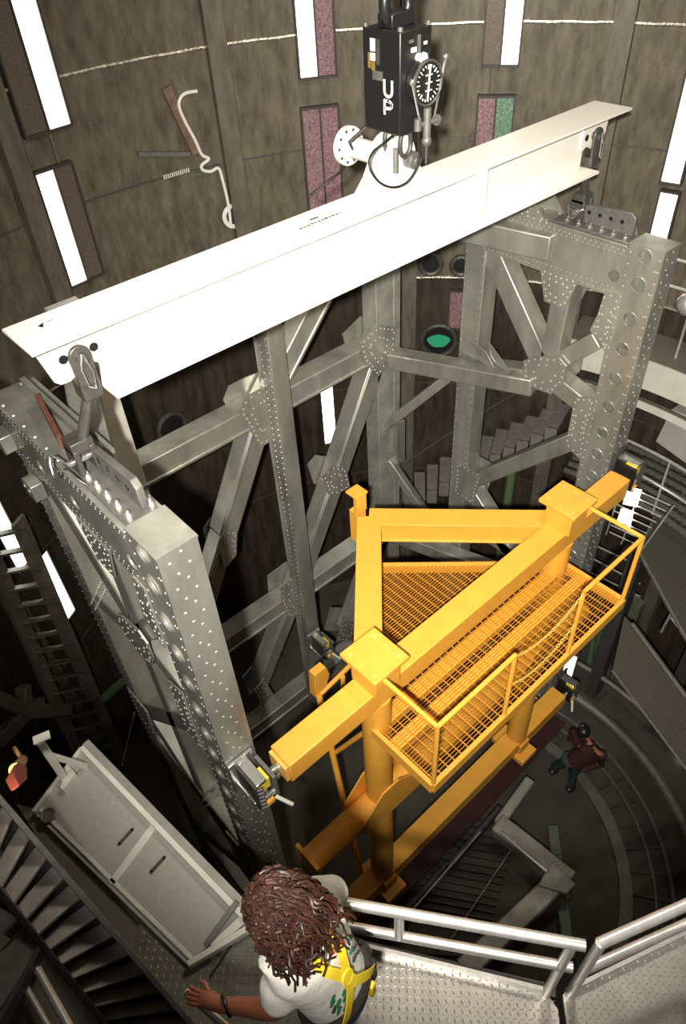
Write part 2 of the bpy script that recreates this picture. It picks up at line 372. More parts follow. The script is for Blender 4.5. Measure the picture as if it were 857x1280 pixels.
def mir(x, side): return x if side > 0 else 8.70-x
def inner(u, v, x=7.28): p = PX(u, v, x); return (p.y, p.z)
def plate(side, pyz, x=7.275, t=.02, both=True, rivs=True, name='gusset_plate', nr=0):
    for xx, s in ((x, -1), (x+.33 if both else None, 1)):
        if xx is None: continue
        mb = MB(); X = mir(xx, side); d = (s if side > 0 else -s)
        mb.prism([(X, y, z) for y, z in pyz], (d*t, 0, 0)); part(cr, name, mb, ALU)
        if rivs:
            cy = sum(p[0] for p in pyz)/len(pyz); cz = sum(p[1] for p in pyz)/len(pyz); n = len(pyz)
            for i in range(n):
                a, b = Vector(pyz[i]), Vector(pyz[(i+1) % n]); L = (b-a).length; m = max(1, int(L/.09))
                for k in range(m):
                    q = a.lerp(b, (k+.5)/m); q = q+(Vector((cy, cz))-q).normalized()*.04
                    rv.append((Vector((X+d*t, q.x, q.y)), Vector((d, 0, 0)), .012))
                    if nr and k % 2: q = q+(Vector((cy, cz))-q)*.4; rv.append((Vector((X+d*t, q.x, q.y)), Vector((d, 0, 0)), .013))
def member(side, a, b, w, name='brace', dep=.27, x=7.44, m=None):
    mb = MB(); X = mir(x, side)
    mb.beam((X, a[0], a[1]), (X, b[0], b[1]), dep, w, (1, 0, 0) if False else Vector((0, -(b[1]-a[1]), b[0]-a[0])))
    return part(cr, name, mb, m or ALU, bevel=.02)
for side in (1, -1):
    # top chord
    c = MB(); X0, X1 = sorted((mir(7.28, side), mir(7.60, side)))
    hole = inner(771, 346)
    t = .02; L = 6.05-YB
    for X, s in ((X0, 1), (X1, -1)):
        pts = [(3.69, -3.42), (5.2, -3.42), (6.05, -3.42), (6.05, -3.95), (4.75, -3.95), (4.45, -4.02), (4.2, -3.95), (3.69, -4.08)]
        hs = [(.10, .235, .068)]+([(1.0, .24, .07), (1.62, .24, .07)] if side < 0 else [])
        # hole plates work along V, so lay V along Y
        c.plate_holes((X, YB, -4.0), (0,0,1), (0,1,0), .58, L, [(b, a, r) for a, b, r in hs], (t*s, 0, 0))
    c.box((X0+.003, YB, -4.004), (X1-.003, 6.045, -3.98))
    part(cr, 'top_chord', c, ALU)
    c = MB(); c.box((X0-.01, YB+.02, -3.42), (X1+.01, 6.1, -3.40)); part(cr, 'cap_plate', c, ALU, bevel=.006)
    for k in range(34):
        y = YB+.05+k*.07
        for X, s in ((X0, -1), (X1, 1)):
            rv.append((Vector((X, y, -3.46)), Vector((s,0,0)), .007)); rv.append((Vector((X, y+.03, -3.50)), Vector((s,0,0)), .007))
            rv.append((Vector((X, y, -3.96)), Vector((s,0,0)), .007)); rv.append((Vector((X, y+.03, -3.90)), Vector((s,0,0)), .007))
        if k > 12 and k % 3 == 0:
            for xx in (X0+.03, X1-.03): rv.append((Vector((xx, y, -3.40)), Vector((0,0,1)), .014))
    # gusset beside the column
    g = [inner(*p) for p in ((757,366),(748,392),(738,412),(748,424),(757,423),(763,432),(762,470))]
    plate(side, [(YB-.02, g[0][1]+.04), (g[0][0], g[0][1]+.04), g[1], g[2], g[3], (YB+.05, g[3][1]-.03), (YB, g[5][1]-.08), (YB-.02, g[5][1]-.08)], nr=1)
    # central gusset, fan shaped
    g1 = [inner(*p) for p in ((655,450),(672,444),(700,447),(709,458),(706,476),(690,492),(672,486),(656,474))]
    plate(side, g1, nr=1)
    G1 = (4.50, -5.32)
    member(side, (3.85, -4.62), (4.4, -5.2), .22)                       # diagonal column - gusset
    member(side, (4.42, -3.95), (4.47, -5.2), .26, 'post')               # short post
    plate(side, [(4.2,-3.95),(4.75,-3.95),(4.62,-4.35),(4.32,-4.35)], nr=1)
    member(side, (5.62, -3.95), (4.62, -5.2), .30)                      # wide diagonal to the rear column
    # lower chord of the first bay
    member(side, (3.75, -5.62), (4.45, -5.42), .26, 'chord')
    member(side, (4.45, -5.45), (5.62, -5.80), .22, 'chord')
    plate(side, [(YB,-5.35),(3.95,-5.45),(3.95,-6.25),(YB,-6.35)], nr=1)
    member(side, (3.85, -6.15), (5.6, -8.0), .24)
    member(side, (4.55, -5.5), (4.6, -8.6), .20, 'post') if side < 0 else None
    plate(side, [(5.3,-7.6),(5.8,-7.6),(5.8,-8.3),(5.4,-8.3)], rivs=True)
    member(side, (5.6, -8.1), (3.9, -9.6), .26)
    member(side, (3.75, -8.9), (5.65, -8.9), .24, 'chord')
    plate(side, [(YB,-8.6),(3.98,-8.7),(3.98,-9.8),(YB,-9.9)])
    member(side, (3.85, -9.8), (5.6, -11.6), .24)
    member(side, (3.75, -12.0), (5.65, -12.0), .26, 'chord')
    # rear column of the side panel
    X = mir(7.44, side); c = MB(); c.beam((X, 5.78, ZB), (X, 5.78, -3.43), .305, .34, (0,1,0)); part(cr, 'column', c, ALU, bevel=.012)
    z = -3.6
    while z > -11:
        for yy in (5.64, 5.92): rv.append((Vector((X0, yy, z)), Vector((-1,0,0)), .008))
        z -= .12
    # flared end plate of the corner (top, leaning outwards)
    if side > 0: plate(side, [(4.75,-3.42),(5.0,-3.15),(5.35,-3.1),(5.6,-3.42)], nr=1)
# the left panel also carries an open outer frame with bolt rows
for (a, b) in (((4.9,-5.0),(5.7,-6.0)), ((4.0,-7.9),(4.6,-9.1))):
    for k in range(12):
        q = Vector(a).lerp(Vector(b), k/11); rv.append((Vector((1.10, q.x, q.y)), Vector((-1,0,0)), .016)); rv.append((Vector((1.10, q.x+.06, q.y+.05)), Vector((-1,0,0)), .016))

# rear panel in the plane y = 7.1
YR = 7.1; LX, MX, RX = 2.35, 4.47, 6.75; L0, L1, L2, L3 = -3.62, -5.70, -9.72, -12.6
def rp(u, v): p = PY(u, v, YR-.16); return (p.x, p.z)
def rmem(a, b, w, dep=.30, y=YR, name='brace', m=None):
    mb = MB(); A3, B3, U3 = Vector((a[0], y, a[1])), Vector((b[0], y, b[1])), Vector((-(b[1]-a[1]), 0, b[0]-a[0])).normalized()
    mb.beam(A3, B3, dep, w, U3)
    if dep > .25:
        for k in (-1, 1): mb.beam(A3+U3*k*(w/2-.03)-Vector((0, dep/2+.016, 0)), B3+U3*k*(w/2-.03)-Vector((0, dep/2+.016, 0)), .04, .06, U3); return part(cr, name, mb, m or ALU, bevel=.03)
def rgus(pts, y=YR-.19, nr=1):
    pz = [rp(*p) for p in pts]; mb = MB(); mb.prism([(x, YR+.165, z) for x, z in pz], (0, .02, 0)); part(cr, 'gusset_plate', mb, ALU); mb = MB(); mb.prism([(x, y, z) for x, z in pz], (0, -.02, 0))
    cx = sum(p[0] for p in pz)/len(pz); cz = sum(p[1] for p in pz)/len(pz); n = len(pz)
    for i in range(n):
        a, b = Vector(pz[i]), Vector(pz[(i+1) % n]); m = max(1, int((b-a).length/.1))
        for k in range(m):
            q = a.lerp(b, (k+.5)/m); q = q+(Vector((cx, cz))-q).normalized()*.045
            rv.append((Vector((q.x, y-.02, q.y)), Vector((0,-1,0)), .013))
            if nr and k % 2 == 0: q2 = q+(Vector((cx, cz))-q)*.45; rv.append((Vector((q2.x, y-.02, q2.y)), Vector((0,-1,0)), .013))
    return part(cr, 'gusset_plate', mb, ALU)
A = (MX, L1); D = (3.50, -7.45); Cc = (4.55, L2); Bp = (5.64, -7.78); E_ = (3.42, -11.55); F_ = (5.69, -11.8)
for a, b in (((LX, L1), (MX, L1)), ((MX, L1), (RX, L1)), ((LX, L2), (MX, L2)), ((MX, L2), (RX, L2)), ((LX, L3), (RX, L3)), ((LX, L0-.2), (RX, L0-.2))):
    rmem(a, b, .33, .34, name='chord')
rmem(A, D, .34); rmem((RX, L1), Bp, .34); rmem(Bp, Cc, .34); rmem(Cc, E_, .32); rmem((RX, L2), F_, .32)
rmem(D, (LX, -9.5), .30)
rmem(A, Bp, .17, .2); rmem(Bp, (RX, -9.55), .17, .2); rmem(D, Cc, .17, .2); rmem((LX, -5.8), D, .17, .2)
rmem(E_, (MX, L3), .17, .2); rmem(Cc, F_, .17, .2); rmem(F_, (RX, L3), .2)
U1 = (3.45, -4.85+0.0)
rmem(A, rp(190, 463), .22, .22); rmem(A, (5.7, -4.4), .30); rmem((5.7, -4.4), (6.3, L0), .30)
rgus([(304,495),(297,513),(321,555),(327,555),(350,541),(349,474),(326,483)])
rgus([(411,581),(430,582),(435,607),(416,618),(408,616),(401,593)])
rgus([(279,661),(294,661),(293,692),(278,710),(270,676)])
rgus([(373,715),(349,733),(350,753),(359,771),(381,759),(388,740)])
rgus([(427,771),(445,771),(440,800),(419,800)])
rgus([(328,847),(316,861),(325,882),(340,866)])
rgus([(447,428),(470,405),(492,408),(490,440),(470,470),(452,450)])
# bright angle plate above the middle gusset
mb = MB(); q = [rp(u, v) for u, v in ((342,438),(322,480),(332,485),(350,474))]; mb.prism([(x, YR-.2, z) for x, z in q], (0, -.02, 0)); part(cr, 'angle_plate', mb, FASC)
# middle, left and right rear columns
mb = MB(); mb.beam((MX+.11, YR-.32, ZB), (MX+.11, YR-.32, -3.4), .26, .24, (0,1,0)); mb.box((MX-.06, YR-.2, ZB), (MX+.30, YR-.18, -3.4)); part(cr, 'column', mb, ALU, bevel=.01)
z = -3.5
while z > -12.5:
    rv.append((Vector((MX-.02, YR-.40, z)), Vector((-1,0,0)), .008)); rv.append((Vector((MX-.02, YR-.26, z-.05)), Vector((-1,0,0)), .008)); z -= .1
mb = MB(); mb.beam((LX, YR, ZB), (LX, YR, -3.4), .36, .36, (0,1,0)); part(cr, 'column', mb, FASC, label='pale aluminium corner column', bevel=.01)
mb = MB(); mb.beam((RX+.02, YR, ZB), (RX+.02, YR, -3.4), .36, .30, (0,1,0)); mb.beam((RX+.26, YR-.1, ZB), (RX+.26, YR-.1, -3.4), .14, .12, (0,1,0)); part(cr, 'column', mb, ALU2, bevel=.01)
# horizontal corner braces joining rear panel to side panels
def seg(a, b, w, h, name='corner_brace', m=None, bevel=.02):
    mb = MB(); mb.beam(a, b, w, h); return part(cr, name, mb, m or ALU, bevel=bevel)
seg((RX+.1, YR-.2, L1-.22), (7.34, 4.62, -5.60), .28, .26)
seg((RX+.1, YR-.1, -3.68), (7.35, 4.66, -3.68), .28, .30)
seg((LX-.1, YR-.2, L1-.17), (1.36, 4.62, -5.55), .28, .28)
seg((LX-.1, YR-.1, -3.68), (1.36, 4.66, -3.68), .28, .30)
seg((RX+.05, YR-.15, L2), (7.4, 4.6, L2+.15), .26, .26)
seg((LX-.05, YR-.15, L2), (1.3, 4.6, L2+.15), .26, .26)
seg((RX+.02, YR-.1, -7.25), (7.25, 5.8, -5.75), .15, .15)
seg((RX+.1, YR-.1, -8.0), (7.30, 5.8, -9.8), .15, .15)
mb = MB(); mb.beam((RX+.25, YR-.2, -7.2), (RX+.25, YR-.2, -8.05), .18, .14, (0,1,0)); part(cr, 'splice_plate', mb, ALU)
# bolted corner gussets at the column by the middle of the photo
mb = MB(); q = [PX(u, v, 7.2) for u, v in ((583,421),(607,441),(622,470),(602,452),(578,441))]
mb.prism(q, (.02, 0, 0)); part(cr, 'gusset_plate', mb, ALU)
mb = MB(); q = [PX(u, v, 7.24) for u, v in ((610,428),(622,444),(640,470),(612,448))]; mb.prism(q, (.02, 0, 0)); part(cr, 'gusset_plate', mb, ALU)
# brown packing block and channel on the left top chord
mb = MB(); a = PZ(47, 503, -3.38); b = PZ(75, 553, -3.38)
mb.beam(PZ(49, 500, -3.33), PZ(76, 552, -3.33), .04, .13); part(cr, 'packing_block', mb, BROWN, label='brown packing block')
mb = MB(); mb.beam((1.40, 6.0, -3.36), (1.40, 4.55, -3.36), .05, .09); mb.beam((1.48, 6.0, -3.38), (1.48, 4.55, -3.38), .03, .05); part(cr, 'edge_rail', mb, ALU)
# bolted lugs on the left panel's outer side
for (y, z) in ((5.95, -3.75), (5.6, -4.1), (6.0, -3.3)):
    mb = MB(); mb.box((.98, y-.1, z-.12), (1.10, y+.1, z+.06)); part(cr, 'bracket', mb, ALU, bevel=.01)
    for yy in (-.05, .05): rv.append((Vector((.98, y+yy, z)), Vector((-1,0,0)), .02))
# pad-eye fittings on both top chords
def lug(side):
    X = mir(7.44, side)
    f = MB(); f.box((X-.13, 3.72, -3.40), (X+.13, 4.72, -3.375)); fp = part(cr, 'fitting_base', f, STEEL, bevel=.01)
    g = MB(); xs = X+.03
    pts = [(3.78, -3.375), (4.55, -3.375), (4.55, -3.19), (3.84, -3.13), (3.78, -3.18)]
    g.prism([(xs, y, z+.0) for y, z in pts], (.06, 0, 0)); gp = part(cr, 'pad_eye', g, STEEL, bevel=.008)
    h = MB()
    for k in range(4): h.tube((xs-.004, 3.93+.14*k, -3.25), (xs+.064, 3.93+.14*k, -3.25), .024, 14)
    part(gp, 'pin_hole', h, BLACK)
    b = MB()
    for k in range(6):
        y = 3.80+.15*k
        for xx in (X-.07, X+.11):
            b.tube((xx, y, -3.376), (xx, y, -3.352), .030, 6); b.tube((xx, y, -3.352), (xx, y, -3.325), .018, 8); b.dome((xx, y, -3.325), (0,0,1), .018)
    part(fp, 'bolts', b, CHROME)
lug(1); lug(-1)
rb = MB()
for p, n, r in rv: rb.dome(p, n, r, 6)
part(cr, 'rivets', rb, RIV, stuff=True)

# ================================================================ WHITE LIFTING BEAM
lb = thing('lifting_beam', 'long white I-section lifting beam hung across the top of truss', 'lifting beam', (4.34, 4.37, -2.75))
YW = 4.375
mb = MB(); mb.box((1.07, YW-.225, -2.205), (7.6, YW+.225, -2.18)); part(lb, 'top_flange', mb, WHITE, bevel=.006)
mb = MB(); mb.box((1.50, YW-.225, -2.72), (7.18, YW+.225, -2.69)); part(lb, 'bottom_flange', mb, WHITE, bevel=.006)
def endx(s, x): return x if s < 0 else 8.67-x
pts = [(1.12,-2.2)]; 
web = [(1.12,-2.20),(1.20,-2.54),(1.24,-2.575),(1.30,-2.575),(1.47,-2.50),(1.53,-2.53),(1.53,-2.70)]
web = web+[(8.67-x, z) for x, z in reversed(web)]
mb = MB(); mb.prism([(x, YW-.012, z) for x, z in web], (0, .024, 0)); part(lb, 'web', mb, WHITE, bevel=.003)
for x0, x1 in ((1.12, 1.56), (7.11, 7.55)):
    mb = MB(); mb.prism([(x, YW-.032, z) for x, z in (((1.14,-2.205),(1.2,-2.53),(1.25,-2.565),(1.30,-2.565),(1.47,-2.49),(1.6,-2.5),(1.6,-2.205)) if x0 < 3 else tuple((8.67-a, b) for a, b in ((1.14,-2.205),(1.2,-2.53),(1.25,-2.565),(1.30,-2.565),(1.47,-2.49),(1.6,-2.5),(1.6,-2.205))))], (0, .064, 0)); part(lb, 'doubler_plate', mb, WHITE, bevel=.004)
for x in (5.34,):
    mb = MB(); mb.box((x-.006, YW-.21, -2.69), (x+.006, YW-.012, -2.205)); part(lb, 'stiffener', mb, WHITE)
# box stub along the lower web
mb = MB(); mb.prism([(1.62, YW-.19, -2.70), (1.62, YW-.012, -2.70), (1.62, YW-.012, -2.46), (1.62, YW-.12, -2.46), (1.62, YW-.19, -2.52)], (3.02, 0, 0)); part(lb, 'web_box', mb, WHITE, bevel=.004)
# central hoist lug: two rounded side plates, nut, trunnion pipe
def lugplate(y, t=.03):
    pts = [(3.90,-2.18),(4.02,-2.12),(4.12,-2.02)]
    for k in range(13):
        a = math.pi-k*math.pi/12; pts.append((4.36+.17*math.cos(a), -1.90+.17*math.sin(a)))
    pts += [(4.58,-2.0),(4.68,-2.12),(4.82,-2.18)]
    return MB().prism([(x, y, z) for x, z in pts], (0, t, 0))
mb = lugplate(YW-.10); mb2 = lugplate(YW+.07); mb.add(mb2.v, mb2.f); part(lb, 'hoist_lug', mb, WHITE, bevel=.008)
mb = MB(); 
for k in range(1):
    mb.prism([(3.78+(.55+.55*math.cos(a)), YW+.02+.13*math.sin(a), -2.18) for a in [2*math.pi*i/28 for i in range(28)]], (0,0,.02))
    mb.prism([(4.36+.62*math.cos(a), YW-.10+.10*math.sin(a), -2.18) for a in [2*math.pi*i/28 for i in range(28)]], (0,0,.025))
part(lb, 'weld_pad', mb, WHITE)
mb = MB(); mb.tube((4.44, YW-.10, -1.92), (4.44, YW-.19, -1.92), .065, 20); mb.tube((4.44, YW-.19, -1.92), (4.44, YW-.21, -1.92), .03, 10); part(lb, 'pin_nut', mb, STEEL, bevel=.004)
mb = MB(); mb.tube((4.27, YW-.13, -1.80), (4.27, YW-.13, -1.98), .022, 12); part(lb, 'pin', mb, STEEL)
mb = MB(); mb.tube((4.36, YW+.05, -1.92), (4.36, YW+.52, -1.92), .085, 28); tp = part(lb, 'trunnion_pipe', mb, WHITE)
mb = MB(); mb.tube((4.36, YW+.50, -1.92), (4.36, YW+.545, -1.92), .155, 32); fl = part(tp, 'flange', mb, WHITE, bevel=.005)
mb = MB()
for k in range(10):
    a = 2*math.pi*k/10; mb.tube((4.36+.125*math.cos(a), YW+.495, -1.92+.125*math.sin(a)), (4.36+.125*math.cos(a), YW+.55, -1.92+.125*math.sin(a)), .013, 8)
part(fl, 'bolt_holes', mb, DSTEEL)
# pin holes + small stencil marks on the top flange
mb = MB()
for x in (1.30, 1.52, 7.15, 7.37): mb.tube((x, YW-.034, -2.40+(.0 if x < 4 else .0)), (x, YW-.030, -2.40), .032, 16)
part(lb, 'pin_hole', mb, BLACK)
mb = MB(); mb.prism([(1.25, 4.45, -2.1795), (1.30, 4.47, -2.1795), (1.27, 4.41, -2.1795)], (0,0,.0015)); mb.box((1.32, 4.46, -2.18), (1.36, 4.465, -2.1785))
x = 3.35
for w in (.03,.02,.035,.02,.02,.03,.02,.03,.025,.02,.03,.02): mb.box((x, 4.36, -2.18), (x+w, 4.372+random.uniform(0,.012), -2.1785)); x += w+.012
mb.box((3.52, 4.43, -2.18), (3.60, 4.45, -2.1785)); part(lb, 'stencil_mark', mb, BLACK)

# ================================================================ LIFT LINKS
def link(side, label):
    x = mir(7.29, side); y = YW-.0
    t = thing('lift_link', label, 'lifting link', (x, 4.40, -3.37), 'rods joining the white beam to the truss')
    top = Vector((x-.02, YW-.075, -2.40)); bot = Vector((mir(7.44, side), 4.50, -3.12))
    m = MB()
    for yy in (YW-.065, YW+.045):
        pts = [(x-.02+.075*math.cos(a), yy, -2.39+.075*math.sin(a)) for a in [math.pi*k/10 for k in range(11)]]+[(x-.085, yy, -2.62), (x+.055, yy, -2.62)]
        m.prism(pts, (0, -.035, 0))
    m.box((x-.085, YW-.10, -2.72), (x+.055, YW+.045, -2.60)); part(t, 'upper_clevis', m, LINKM, bevel=.008)
    m = MB(); m.tube((x-.02, YW-.13, -2.40), (x-.02, YW+.09, -2.40), .04, 18); part(t, 'pin', m, LINKM)
    a, b = Vector((x-.015, YW-.02, -2.70)), Vector((mir(7.44, side), 4.44, -3.08)); m = MB(); m.tube(a, b, .042, 16); part(t, 'rod', m, LINKM)
    X = mir(7.47, side); m = MB()
    for xx in (X-.085, X+.045): m.box((xx, 4.38, -3.34), (xx+.045, 4.56, -3.12))
    m.box((X-.085, 4.39, -3.16), (X+.09, 4.55, -3.06)); part(t, 'lower_clevis', m, LINKM, bevel=.008)
    m = MB(); m.tube((X-.12, 4.47, -3.25), (X+.12, 4.47, -3.25), .028, 14)
    m.dome((X-.12, 4.47, -3.25), (-1,0,0), .03); part(t, 'lower_pin', m, CHROME)
    m = MB(); pts = [Vector((X-.12, 4.45, -3.25))]+[Vector((X-.16-.10*math.sin(math.pi*k/10), 4.45+.12*math.cos(math.pi*k/10)-.05, -3.2+.06*math.sin(k))) for k in range(11)]+[Vector((X-.09, 4.30, -3.36))]
    m.path(pts, .006, 6); part(t, 'lanyard', m, CHROME); m = MB(); m.path([Vector((x-.02, YW-.13, -2.36)), Vector((x-.06, YW-.16, -2.45)), Vector((x-.05, YW-.16, -2.58)), Vector((x-.0, YW-.15, -2.62)), Vector((x+.02, YW-.14, -2.5)), Vector((x-.01, YW-.13, -2.37))], .006, 6)
    part(t, 'lanyard', m, CHROME)
link(-1, 'dark steel clevis rod joining left end of white beam to truss')
link(1, 'dark steel clevis rod joining right end of white beam to truss')

# ================================================================ BLACK LOAD POSITIONER
hb = thing('load_positioner', 'black box hoist unit with dial gauge and UP lettering above white beam', 'hoist unit', (4.38, 4.345, -1.72))
mb = MB(); mb.box((4.22, 4.15, -1.69), (4.545, 4.54, -1.02)); part(hb, 'body', mb, BLACK, bevel=.012)
mb = MB()
for x, y in ((4.24,4.17),(4.525,4.17),(4.24,4.52),(4.525,4.52)): mb.tube((x,y,-1.02),(x,y,-.995),.02,10)
part(hb, 'corner_bolt', mb, STEEL)
mb = MB(); mb.path([Vector((4.38+.12*math.cos(a), 4.345, -.88+.15*math.sin(a))) for a in [2*math.pi*k/28 for k in range(28)]], .045, 10, closed=True)
mb.box((4.26, 4.27, -1.02), (4.50, 4.42, -.93)); part(hb, 'shackle', mb, BLACK, bevel=.01)
mb = MB(); mb.box((4.27, 4.25, -.80), (4.49, 4.44, -.35)); mb.tube((4.38,4.345,-.4),(4.38,4.345,.9),.07,16); part(hb, 'crane_hook_block', mb, BLACK, bevel=.02)
gx, gz = 4.43, -1.36
mb = MB(); mb.tube((gx, 4.15, gz), (gx, 4.07, gz), .155, 36); gg = part(hb, 'gauge', mb, BLACK, bevel=.01)
mb = MB(); mb.path([Vector((gx+.145*math.cos(a), 4.068, gz+.145*math.sin(a))) for a in [2*math.pi*k/36 for k in range(36)]], .010, 8, closed=True); part(gg, 'bezel', mb, DSTEEL)
mb = MB()
for k in range(24):
    a = 2*math.pi*k/24; r0 = .105 if k % 3 else .09; mb.beam((gx+r0*math.cos(a), 4.067, gz+r0*math.sin(a)), (gx+.12*math.cos(a), 4.067, gz+.12*math.sin(a)), .006, .006)
mb.beam((gx-.01, 4.062, gz-.11), (gx+.015, 4.062, gz+.12), .012, .004)
for dz in (-.05, 0, .05): mb.box((gx-.03, 4.064, gz+dz), (gx+.04, 4.068, gz+dz+.008))
part(gg, 'dial_marks', mb, WHITEP)
mb = MB()
for a0, a1 in (((4.25,4.06,-1.32),(4.36,4.08,-1.60)), ((4.60,4.06,-1.22),(4.52,4.08,-1.60))):
    mb.tube(a0, a1, .008, 8); mb.ball(a0, .022)
part(hb, 'lever', mb, CHROME)
mb = MB(); mb.tube((4.43,4.07,-1.72),(4.43,4.07,-1.52),.03,12); mb.tube((4.34,4.08,-1.63),(4.54,4.08,-1.63),.018,10); mb.tube((4.54,4.08,-1.63),(4.56,4.08,-1.63),.04,12); mb.tube((4.34,4.08,-1.66),(4.34,4.08,-1.58),.03,10)
mb.ball((4.43,4.07,-1.75),.04); mb.tube((4.43,4.07,-1.78),(4.43,4.07,-1.92),.006,6); part(hb, 'valve', mb, STEEL)
for a, b, mm in (((4.212, 4.405, -1.16), (4.22, 4.45, -1.08), WHITEP), ((4.212, 4.405, -1.22), (4.22, 4.45, -1.17), WHITEP), ((4.208, 4.36, -1.24), (4.22, 4.385, -1.08), DSTEEL), ((4.212, 4.455, -1.27), (4.22, 4.475, -1.17), BRASS), ((4.212, 4.41, -1.28), (4.22, 4.44, -1.225), BRASS), ((4.31, 4.142, -1.10), (4.35, 4.15, -1.08), STEEL), ((4.33, 4.142, -1.16), (4.38, 4.15, -1.13), WHITEP), ((4.40, 4.135, -1.18), (4.415, 4.15, -1.06), CHROME), ((4.46, 4.142, -1.13), (4.49, 4.15, -1.11), WHITEP)):
    mb = MB(); mb.box(a, b); part(hb, 'data_plate', mb, mm)
mb = MB(); mb.box((4.212, 4.33, -1.34), (4.22, 4.43, -1.28)); part(hb, 'brass_plate', mb, STEEL)
mb = MB(); mb.tube((4.40, 4.15, -1.20), (4.40, 4.10, -1.20), .028, 12); mb.tube((4.40, 4.10, -1.20), (4.40, 4.085, -1.20), .04, 8); part(hb, 'fill_plug', mb, WHITEP)
for yy in (4.25, 4.42):
    mb = MB(); mb.path([Vector((4.36+.06*math.cos(a), yy-.02, -1.78+.10*math.sin(a))) for a in [2*math.pi*k/20 for k in range(20)]], .018, 8, closed=True); part(hb, 'lower_shackle', mb, DSTEEL)
# lettering U P painted on the side facing the photo's left
def letters():
    mb = MB(); x = 4.2185
    yy = lambda f: 4.322+(4.222-4.322)*f
    def stroke(pts, w=.021):
        for a, b in zip(pts[:-1], pts[1:]): mb.beam((x, a[0], a[1]), (x, b[0], b[1]), w, .002, (1,0,0))
        for p in pts[1:-1]: mb.tube((x-.0012, p[0], p[1]), (x+.0008, p[0], p[1]), w/2, 14)
    def arc(f0, zc, rf, rz, a0, a1): return [(yy(f0+rf*math.cos(math.radians(a0+(a1-a0)*k/8))), zc+rz*math.sin(math.radians(a0+(a1-a0)*k/8))) for k in range(9)]
    stroke([(yy(.1), -1.325)]+arc(.5, -1.40, .4, .035, 180, 360)+[(yy(.9), -1.325)])
    stroke([(yy(.1), -1.56), (yy(.1), -1.465)]+[(yy(.5), -1.465)]+arc(.5, -1.49, .38, .025, 90, -90)+[(yy(.1), -1.515)])
    part(hb, 'lettering', mb, WHITEP, label='white letters U and P')
letters()
# hose looped over the hub, running off left behind the beam
mb = MB(); pts = []
c = PY(493, 199, 4.22)
pts = [PY(523,182,4.1), PY(524,196,4.1), PY(519,213,4.1), PY(508,228,4.1), PY(493,234,4.1), PY(477,230,4.1), PY(465,217,4.1), PY(461,203,4.12), PY(466,190,4.18), PY(478,180,4.3), PY(490,170,4.35)]
sm = []
for i in range(len(pts)-1):
    p0, p1, p2, p3 = pts[max(i-1,0)], pts[i], pts[i+1], pts[min(i+2, len(pts)-1)]
    for k in range(6):
        t = k/6; sm.append(.5*((2*p1)+(p2-p0)*t+(2*p0-5*p1+4*p2-p3)*t*t+(3*p1-p0-3*p2+p3)*t**3))
mb.path([PY(523,165,4.1)]+sm+[pts[-1]], .009, 8)
single('black_hose', mb, RUBBER, 'thin black hose looped in front of white hoist lug', 'hose')
mb = MB(); mb.path([Vector((4.26, 4.56, -1.69)), Vector((4.15,4.65,-1.80)), PY(444,193,4.85), PY(425,215,5.0), PY(405,231,5.1), PY(384,247,5.15)], .012, 8)
single('black_cable', mb, RUBBER, 'black cable slanting from the box down behind white beam', 'cable')

# ================================================================ YELLOW FRAME
yf = thing('yellow_frame', 'large yellow steel lifting frame with grated work platform inside truss', 'steel frame', (4.36, 3.06, -11.75))
YC = 3.055; YT = -6.2
mb = MB(); mb.box((1.54, YC-.145, YT-.30), (7.18, YC+.145, YT)); mbo = part(yf, 'main_beam', mb, YEL, bevel=.012)
for x0, x1 in ((1.50, 1.54), (7.18, 7.22)):
    mb = MB(); mb.box((x0, YC-.125, YT-.27), (x1, YC+.125, YT-.03)); part(yf, 'end_plate', mb, YELW, bevel=.006)
mb = MB()
for x0, x1 in ((1.34, 1.50), (7.22, 7.36)): mb.tube((x0, YC, YT-.15), (x1, YC, YT-.15), .05, 20)
part(yf, 'trunnion_pin', mb, CHROME)
for xc in (2.775, 5.945):
    mb = MB(); mb.box((xc-.17, YC-.19, YT-.01), (xc+.17, YC+.17, YT+.33)); part(yf, 'riser_block', mb, YEL, bevel=.01)
    mb = MB(); mb.box((xc-.235, YC-.25, YT+.33), (xc+.235, YC+.25, YT+.385))
    pl = part(yf, 'top_plate', mb, YEL, bevel=.008)
    b = MB()
    for dx in (-.16, .16):
        for dy in (-.17, 0, .17): b.tube((xc+dx, YC+dy, YT+.384), (xc+dx, YC+dy, YT+.392), .028, 16)
    part(pl, 'bolt_head', b, YELW, bevel=.003)
    mb = MB(); mb.tube((xc, YC-.0, YT-.3), (xc, YC-.0, -11.22), .165, 32); part(yf, 'post', mb, YEL)
